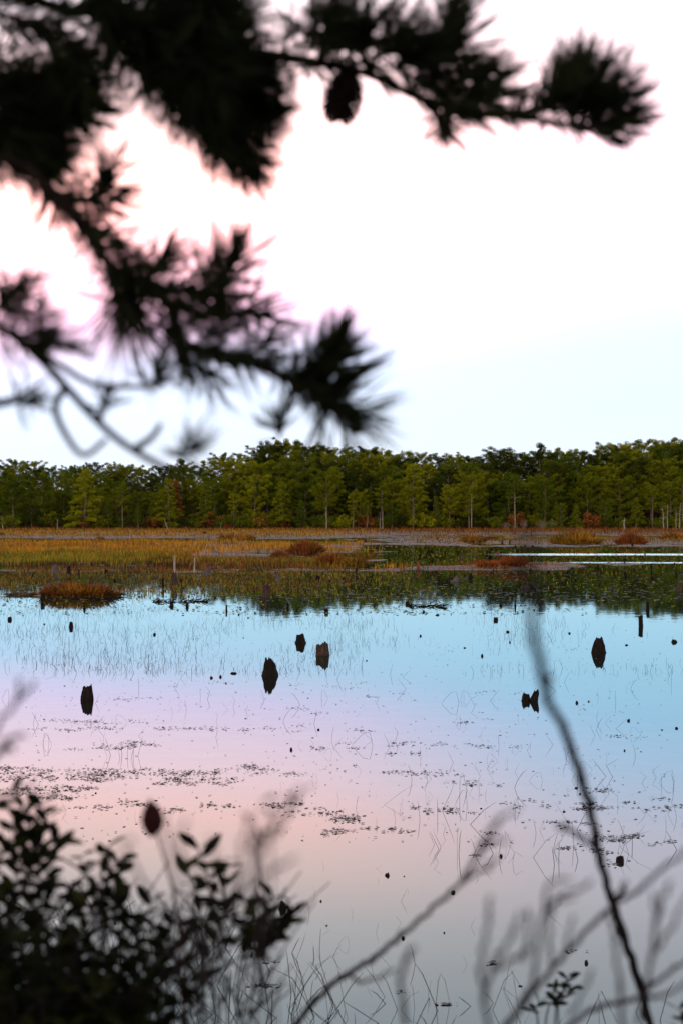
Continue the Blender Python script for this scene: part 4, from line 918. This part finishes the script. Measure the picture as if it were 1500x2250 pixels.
# limbs out of the frame above and left, so that the tree is whole
for z, (dx, dy, dz) in ((4.4, (-.9, .5, .3)), (4.9, (.9, .3, .5)), (5.4, (-.5, -.6, .4)), (5.9, (.5, .5, .5))):
    a = TB(z); e = a + np.array((dx, dy, dz)); b = MB(); b.tube(smooth_path([a - O, (a + e) / 2 + (0, 0, .05) - O, e - O], 4), np.linspace(.016, .006, 9), 6); br = b.build('branch', M['nearbark'], PINE, True)
    quads_object('needles', np.concatenate([needles_at(a + (e - a) * f - O, (e - a) * .2, 260, .1) for f in (.4, .6, .8, .95)]), 5, M['needle'], br)
def cone(px, py, d, w, h, tilt=0):
    """pine cone: spiral of overlapping scales"""
    b = MB(); n = 70; c = P(px, py, d) - O
    for i in range(n):
        f = i / (n - 1); a = i * 2.39996; z = (f - .5) * h; r = w / 2 * math.sqrt(max(.04, 1 - (2 * f - .9) ** 2 * .85))
        u = np.array((math.cos(a), math.sin(a), 0)); v = np.array((-math.sin(a), math.cos(a), 0)); s = w * .16
        p0 = u * r * .25 + np.array((0, 0, z)); tip = u * r + np.array((0, 0, z - .15 * h * .4)); 
        b.add([p0 - v * s * .4, p0 + v * s * .4, tip * .8 + p0 * .2 + v * s, tip, tip * .8 + p0 * .2 - v * s, tip - np.array((0, 0, s * .6))], [(0, 1, 2, 3, 4), (4, 3, 5), (3, 2, 5), (0, 4, 5), (1, 5, 2), (0, 5, 1)])
    b.tube([(0, 0, -h * .5), (0, 0, 0), (0, 0, h * .5)], [w * .15, w * .3, w * .1], 8)
    o = b.build('pine_cone', M['nearbark'], PINE); o.location = c; o.rotation_euler = (0, tilt, 0); return o
cone(755, 205, 2.0, .056, .066, .2); cone(772, 915, 1.95, .026, .042, -.3)

# ------------------------------------------------------------------ leafy shrub, lower left
SH0 = np.array((-.75, 2.6, gz(-.75, 2.6)))
def leaf_verts(p, d, L_, w, roll):
    d = unit(d); s = unit(np.cross(d, roll)); nrm = np.cross(s, d)
    pr = [(0, .06), (.28, .75), (.55, 1.0), (.82, .62), (1, .03)]
    vs_ = []; fs = []
    for f, k in pr:
        c = p + d * L_ * f - nrm * (L_ * .12 * f * f); vs_ += [c - s * w / 2 * k + nrm * w * .12 * k, c, c + s * w / 2 * k + nrm * w * .12 * k]
    for i in range(4):
        for j in range(2): a = i * 3 + j; fs.append((a, a + 1, a + 4, a + 3))
    return vs_, fs
def leafy(root, o0, sprigs, d0, seed, stem_r=.004, leaf_m='leaf', foot=None, leaflen=.04):
    rs = random.Random(seed); st = MB(); lf = MB()
    for (px, py, fx, fy, nl, dd) in sprigs:
        d = d0 + dd; tip = P(px, py, d); low = P(fx, fy, d + .05); gx0, gy0 = low[0] + rs.uniform(-.05, .05), low[1] + rs.uniform(-.05, .1)
        base = np.array((gx0, gy0, gz(gx0, gy0) - .05))
        pts = smooth_path([base, (base + low) / 2 + np.array((rs.uniform(-.02, .02), 0, 0)), low, (low + tip) / 2 + np.array((rs.uniform(-.02, .02), rs.uniform(-.02, .02), 0)), tip], 4) - o0
        st.tube(pts, np.linspace(stem_r, stem_r * .35, len(pts)), 5)
        top = pts[9:]
        for k in range(nl):
            f = 1 - .95 * (k / max(1, nl)) ** 1.1; i = min(len(top) - 2, int(f * (len(top) - 1))); p = top[i] + (top[i + 1] - top[i]) * (f * (len(top) - 1) - i)
            ax = unit(top[i + 1] - top[i]); az = k * 2.4 + rs.uniform(-.4, .4)
            out = np.array((math.cos(az), math.sin(az), 0)); dr = ax * rs.uniform(.0, .9) + out * rs.uniform(.6, 1.0) + np.array((0, 0, rs.uniform(-.2, .35)))
            v, fcs = leaf_verts(p, dr, leaflen * rs.uniform(.6, 1.2), leaflen * .42 * rs.uniform(.8, 1.15), np.array((rs.uniform(-.6, .6), rs.uniform(-.8, .3), 1)))
            lf.add(v, fcs)
    st.build('stems', M['stem'], root, True); lf.build('leaves', M[leaf_m], root, True)
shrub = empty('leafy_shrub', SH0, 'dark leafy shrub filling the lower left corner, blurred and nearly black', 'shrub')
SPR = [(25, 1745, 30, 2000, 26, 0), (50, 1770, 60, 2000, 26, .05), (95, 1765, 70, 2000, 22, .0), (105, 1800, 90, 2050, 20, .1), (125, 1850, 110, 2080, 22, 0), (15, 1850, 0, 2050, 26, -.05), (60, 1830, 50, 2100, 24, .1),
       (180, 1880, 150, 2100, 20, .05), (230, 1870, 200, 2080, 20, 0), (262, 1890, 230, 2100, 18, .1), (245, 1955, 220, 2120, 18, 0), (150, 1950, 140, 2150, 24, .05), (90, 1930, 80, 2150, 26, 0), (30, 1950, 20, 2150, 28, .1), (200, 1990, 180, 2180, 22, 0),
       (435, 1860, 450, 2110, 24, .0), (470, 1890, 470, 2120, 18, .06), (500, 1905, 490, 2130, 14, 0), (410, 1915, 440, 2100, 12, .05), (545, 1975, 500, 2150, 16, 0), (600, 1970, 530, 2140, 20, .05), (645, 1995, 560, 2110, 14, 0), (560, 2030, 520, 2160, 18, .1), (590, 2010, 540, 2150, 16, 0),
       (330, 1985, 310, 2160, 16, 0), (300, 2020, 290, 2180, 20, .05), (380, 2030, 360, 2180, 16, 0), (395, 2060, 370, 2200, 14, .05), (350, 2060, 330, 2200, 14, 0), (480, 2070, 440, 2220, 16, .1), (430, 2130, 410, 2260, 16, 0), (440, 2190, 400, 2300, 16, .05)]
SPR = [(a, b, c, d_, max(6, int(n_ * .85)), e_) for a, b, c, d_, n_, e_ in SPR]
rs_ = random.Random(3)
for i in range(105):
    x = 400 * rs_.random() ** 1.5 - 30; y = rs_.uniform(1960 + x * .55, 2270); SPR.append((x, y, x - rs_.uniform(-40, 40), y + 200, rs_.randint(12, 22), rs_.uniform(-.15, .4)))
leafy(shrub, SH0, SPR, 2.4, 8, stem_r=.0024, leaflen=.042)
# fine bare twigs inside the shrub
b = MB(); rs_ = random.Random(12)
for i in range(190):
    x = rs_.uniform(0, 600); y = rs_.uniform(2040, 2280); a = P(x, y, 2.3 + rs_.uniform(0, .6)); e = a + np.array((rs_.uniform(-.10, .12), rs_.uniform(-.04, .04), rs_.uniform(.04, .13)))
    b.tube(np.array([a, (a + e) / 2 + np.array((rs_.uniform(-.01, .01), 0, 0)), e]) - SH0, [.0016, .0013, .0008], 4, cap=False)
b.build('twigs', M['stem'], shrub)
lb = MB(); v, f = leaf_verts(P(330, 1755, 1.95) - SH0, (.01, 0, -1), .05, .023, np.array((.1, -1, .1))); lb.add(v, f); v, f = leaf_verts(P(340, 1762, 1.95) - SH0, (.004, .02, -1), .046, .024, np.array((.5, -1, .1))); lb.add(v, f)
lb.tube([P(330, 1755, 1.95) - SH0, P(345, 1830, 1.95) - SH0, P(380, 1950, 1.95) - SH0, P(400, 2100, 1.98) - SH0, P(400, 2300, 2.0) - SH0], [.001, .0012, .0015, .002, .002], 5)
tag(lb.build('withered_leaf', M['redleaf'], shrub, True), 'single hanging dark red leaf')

# ------------------------------------------------------------------ bare stems near the lens
def bare(name, lab, cat, stems, root_px, m='stem'):
    """stems: list of ([(px, py, distance)...], radius at foot, radius at tip)"""
    p = P(*root_px); g = np.array((p[0], p[1], gz(p[0], p[1])))
    root = empty(name, g, lab, cat)
    for i, (path, r0, r1) in enumerate(stems):
        pts = [P(*q) for q in path]
        if i == 0:
            dn = pts[0] - pts[1]; dn = dn / max(.2, -dn[2] / np.linalg.norm(dn)) / np.linalg.norm(dn); dn[2] = min(dn[2], -.6); q0 = pts[0]
            fl = q0 + dn * (q0[2] - gz(q0[0], q0[1]) + .1) / -dn[2]; fl[2] = gz(fl[0], fl[1]) - .1; pts = [fl, (fl + q0) / 2] + pts
        pts = smooth_path(pts, 6) - g; kn = np.random.default_rng(int(abs(path[0][0]) * 3 + len(path))); n_ = len(pts); rr = np.linspace(r0, r1, n_) * (1 + .05 * kn.normal(size=n_) + .28 * (kn.random(n_) > .88)); pts[2:] = pts[2:] + kn.normal(0, .0011, (n_ - 2, 3)); b = MB(); b.tube(pts, rr, 8); b.build('stem' if i == 0 else 'twig', M[m], root, True)
    return root
sap = bare('bare_sapling', 'leafless sapling with a curved grey stem crossing the lower right', 'sapling',
     [([(1432, 2280, 2.6), (1410, 2185, 2.5), (1380, 2090, 2.35), (1350, 2000, 2.2), (1325, 1920, 2.05), (1300, 1800, 1.85), (1270, 1690, 1.65), (1240, 1610, 1.45), (1200, 1520, 1.2), (1177, 1430, 1.0), (1168, 1335, .85), (1160, 1250, .72), (1158, 1180, .62)], .0085, .0016),
      ([(1318, 1880, 2.0), (1290, 1850, 1.8), (1250, 1825, 1.6), (1225, 1815, 1.4)], .003, .002), ([(1205, 1530, 1.22), (1200, 1505, 1.22), (1210, 1488, 1.22)], .003, .002), ([(1345, 1985, 2.15), (1365, 1960, 2.1), (1375, 1940, 2.1)], .004, .002)], (1440, 2330, 2.65))
bare('bare_twig_shrub', 'long bare grey twig rising from the bottom middle towards the right', 'twig',
     [([(640, 2265, 2.5), (700, 2190, 2.4), (760, 2140, 2.25), (820, 2105, 2.1), (880, 2055, 1.95), (950, 1995, 1.8), (1010, 1940, 1.6), (1045, 1885, 1.4), (1075, 1830, 1.25), (1100, 1800, 1.15), (1135, 1775, 1.1)], .0052, .001),
      ([(1010, 1940, 1.6), (1060, 1910, 1.4), (1095, 1885, 1.25)], .0022, .0013), ([(1055, 1870, 1.35), (1080, 1850, 1.2), (1115, 1850, 1.1)], .0018, .0012), ([(820, 2105, 2.1), (850, 2080, 2.0), (875, 2070, 1.9)], .0025, .0013),
      ([(760, 2140, 2.2), (800, 2155, 1.9), (870, 2130, 1.6)], .0025, .0013), ([(890, 2250, 1.5), (880, 2170, 1.4), (890, 2110, 1.3), (910, 2080, 1.2)], .0025, .0016)], (600, 2330, 2.55))
def near(path, f=.64): return [(a, b, c * f) for a, b, c in path]
bare('bare_shrub', 'tangle of pale grey leafless twigs in the lower right corner', 'shrub',
     [(near(a), b * .42, c * .36) for a, b, c in [([(1090, 2280, 2.5), (1140, 2210, 2.5), (1180, 2165, 2.5), (1240, 2095, 2.5), (1300, 2030, 2.5), (1345, 1990, 2.5), (1400, 1955, 2.4), (1440, 1920, 2.3), (1510, 1870, 2.2)], .0085, .005),
      ([(1075, 2270, 2.1), (1055, 2150, 2.0), (1065, 2060, 1.95), (1078, 1970, 1.9)], .005, .004), ([(1060, 2200, 2.1), (1085, 2120, 2.0), (1120, 2060, 1.9), (1140, 2010, 1.8)], .005, .0035), ([(1090, 2130, 2.1), (1140, 2100, 2.0), (1165, 2085, 1.9)], .004, .003),
      ([(1170, 2170, 2.2), (1180, 2090, 2.1), (1190, 2020, 2.0), (1220, 1975, 1.95), (1270, 1955, 1.9), (1300, 1935, 1.85)], .005, .003), ([(1195, 2010, 2.0), (1198, 1960, 1.95), (1220, 1932, 1.9), (1250, 1935, 1.85)], .004, .003), ([(1150, 2110, 2.1), (1160, 2040, 2.0), (1163, 2000, 1.9)], .004, .003),
      ([(1210, 2120, 2.2), (1205, 2050, 2.1), (1215, 1990, 2.0), (1260, 1970, 1.9)], .004, .003), ([(1240, 2100, 2.2), (1250, 2050, 2.1), (1258, 2010, 2.0)], .004, .003), ([(1345, 1990, 2.25), (1360, 1960, 2.2), (1375, 1938, 2.1)], .004, .003),
      ([(1370, 2280, 2.2), (1360, 2150, 2.1), (1350, 2060, 2.0), (1340, 2010, 1.9)], .005, .004), ([(1400, 2250, 2.2), (1430, 2100, 2.1), (1450, 1990, 2.0), (1470, 1940, 1.9)], .005, .004), ([(1440, 2090, 2.1), (1480, 2030, 2.0), (1510, 1960, 1.9)], .004, .003), ([(1430, 2110, 2.1), (1440, 2020, 2.0), (1430, 1960, 1.9)], .004, .003),
      ([(1230, 2270, 2.8), (1300, 2220, 2.8), (1400, 2190, 2.7), (1460, 2140, 2.6), (1510, 2110, 2.5)], .008, .005), ([(1400, 2190, 2.6), (1450, 2190, 2.5), (1510, 2160, 2.4)], .006, .004), ([(1250, 2230, 2.3), (1290, 2160, 2.2), (1300, 2130, 2.1)], .004, .003)]], (1060, 2340, 1.6))
bare('bare_shrub', 'pale blurred bare stems fanning up behind the leafy shrub', 'shrub',
     [([(x, y, d * .82) for x, y, d in a], b * .62, c * .62) for a, b, c in [([(420, 2250, 1.35), (480, 2060, 1.3), (560, 1900, 1.25), (620, 1790, 1.2), (660, 1740, 1.15)], .003, .0018), ([(450, 2150, 1.35), (400, 1980, 1.3), (370, 1860, 1.25), (360, 1790, 1.2)], .0026, .0016), ([(440, 2180, 1.35), (440, 2000, 1.3), (400, 1870, 1.25), (410, 1800, 1.2)], .0026, .0016),
      ([(470, 2080, 1.3), (510, 1960, 1.28), (530, 1880, 1.25), (550, 1790, 1.2)], .0026, .0016), ([(500, 2010, 1.3), (590, 1920, 1.25), (650, 1880, 1.2)], .0024, .0014), ([(430, 2060, 1.32), (330, 1960, 1.3), (280, 1880, 1.25), (290, 1840, 1.2)], .0024, .0014), ([(470, 2040, 1.3), (470, 1930, 1.25), (465, 1840, 1.2)], .0022, .0014)]], (420, 2330, 1.15))
bare('bare_twig', 'blurred bare twigs poking in at the left edge above the leafy shrub', 'twig',
     [([(-120, 1900, 1.3), (-60, 1720, 1.3), (0, 1590, 1.3), (40, 1540, 1.3), (80, 1497, 1.3)], .0026, .0014), ([(35, 1545, 1.3), (45, 1515, 1.28), (42, 1490, 1.26)], .0016, .0012), ([(-70, 1740, 1.3), (-10, 1660, 1.3), (20, 1625, 1.28), (60, 1618, 1.26)], .0022, .0012), ([(0, 1655, 1.3), (20, 1640, 1.28), (30, 1650, 1.26)], .0018, .0012), ([(-20, 1770, 1.3), (30, 1740, 1.3), (80, 1730, 1.3)], .0018, .0012)], (-160, 2100, 1.3))
# small leafy sprigs
g0 = np.array((P(1200, 2200, 3.6)[0], 3.6, gz(P(1200, 2200, 3.6)[0], 3.6)))
sg = empty('leafy_sprig', g0, 'small green leafy sprig at the bottom left of the sapling stem', 'plant')
leafy(sg, g0, [(1215, 2165, 1200, 2230, 10, 0), (1245, 2145, 1225, 2210, 9, .05), (1255, 2170, 1220, 2220, 8, 0), (1185, 2200, 1180, 2240, 7, 0)], 3.6, 31, .003, leaflen=.035)
g1 = np.array((P(1490, 2230, 3.0)[0], 3.0, gz(P(1490, 2230, 3.0)[0], 3.0)))
sg = empty('leafy_sprig', g1, 'dark leafy sprig cut by the lower right corner', 'plant')
leafy(sg, g1, [(1490, 2215, 1490, 2300, 9, 0), (1505, 2230, 1500, 2310, 9, 0)], 3.0, 32, .003)
g2 = np.array((P(640, 1760, 1.3)[0], 1.3, gz(P(640, 1760, 1.3)[0], 1.3)))
sg = empty('leafy_sprig', g2, 'thin pale sprig with small blurred leaves above the right of the leafy shrub', 'plant')
leafy(sg, g2, [(665, 1740, 600, 1950, 5, 0), (620, 1750, 580, 1960, 4, .02), (575, 1760, 560, 1980, 3, .02), (600, 1805, 570, 1990, 3, 0)], 1.3, 33, .0012, leaflen=.014)
# remove prototypes that were never placed
for k, (root, h, used_) in PROTO.items():
    if not used_:
        for c in list(root.children): bpy.data.objects.remove(c)
        bpy.data.objects.remove(root)
for i, o in enumerate(RUSH):
    if i not in rush_used: bpy.data.objects.remove(o)
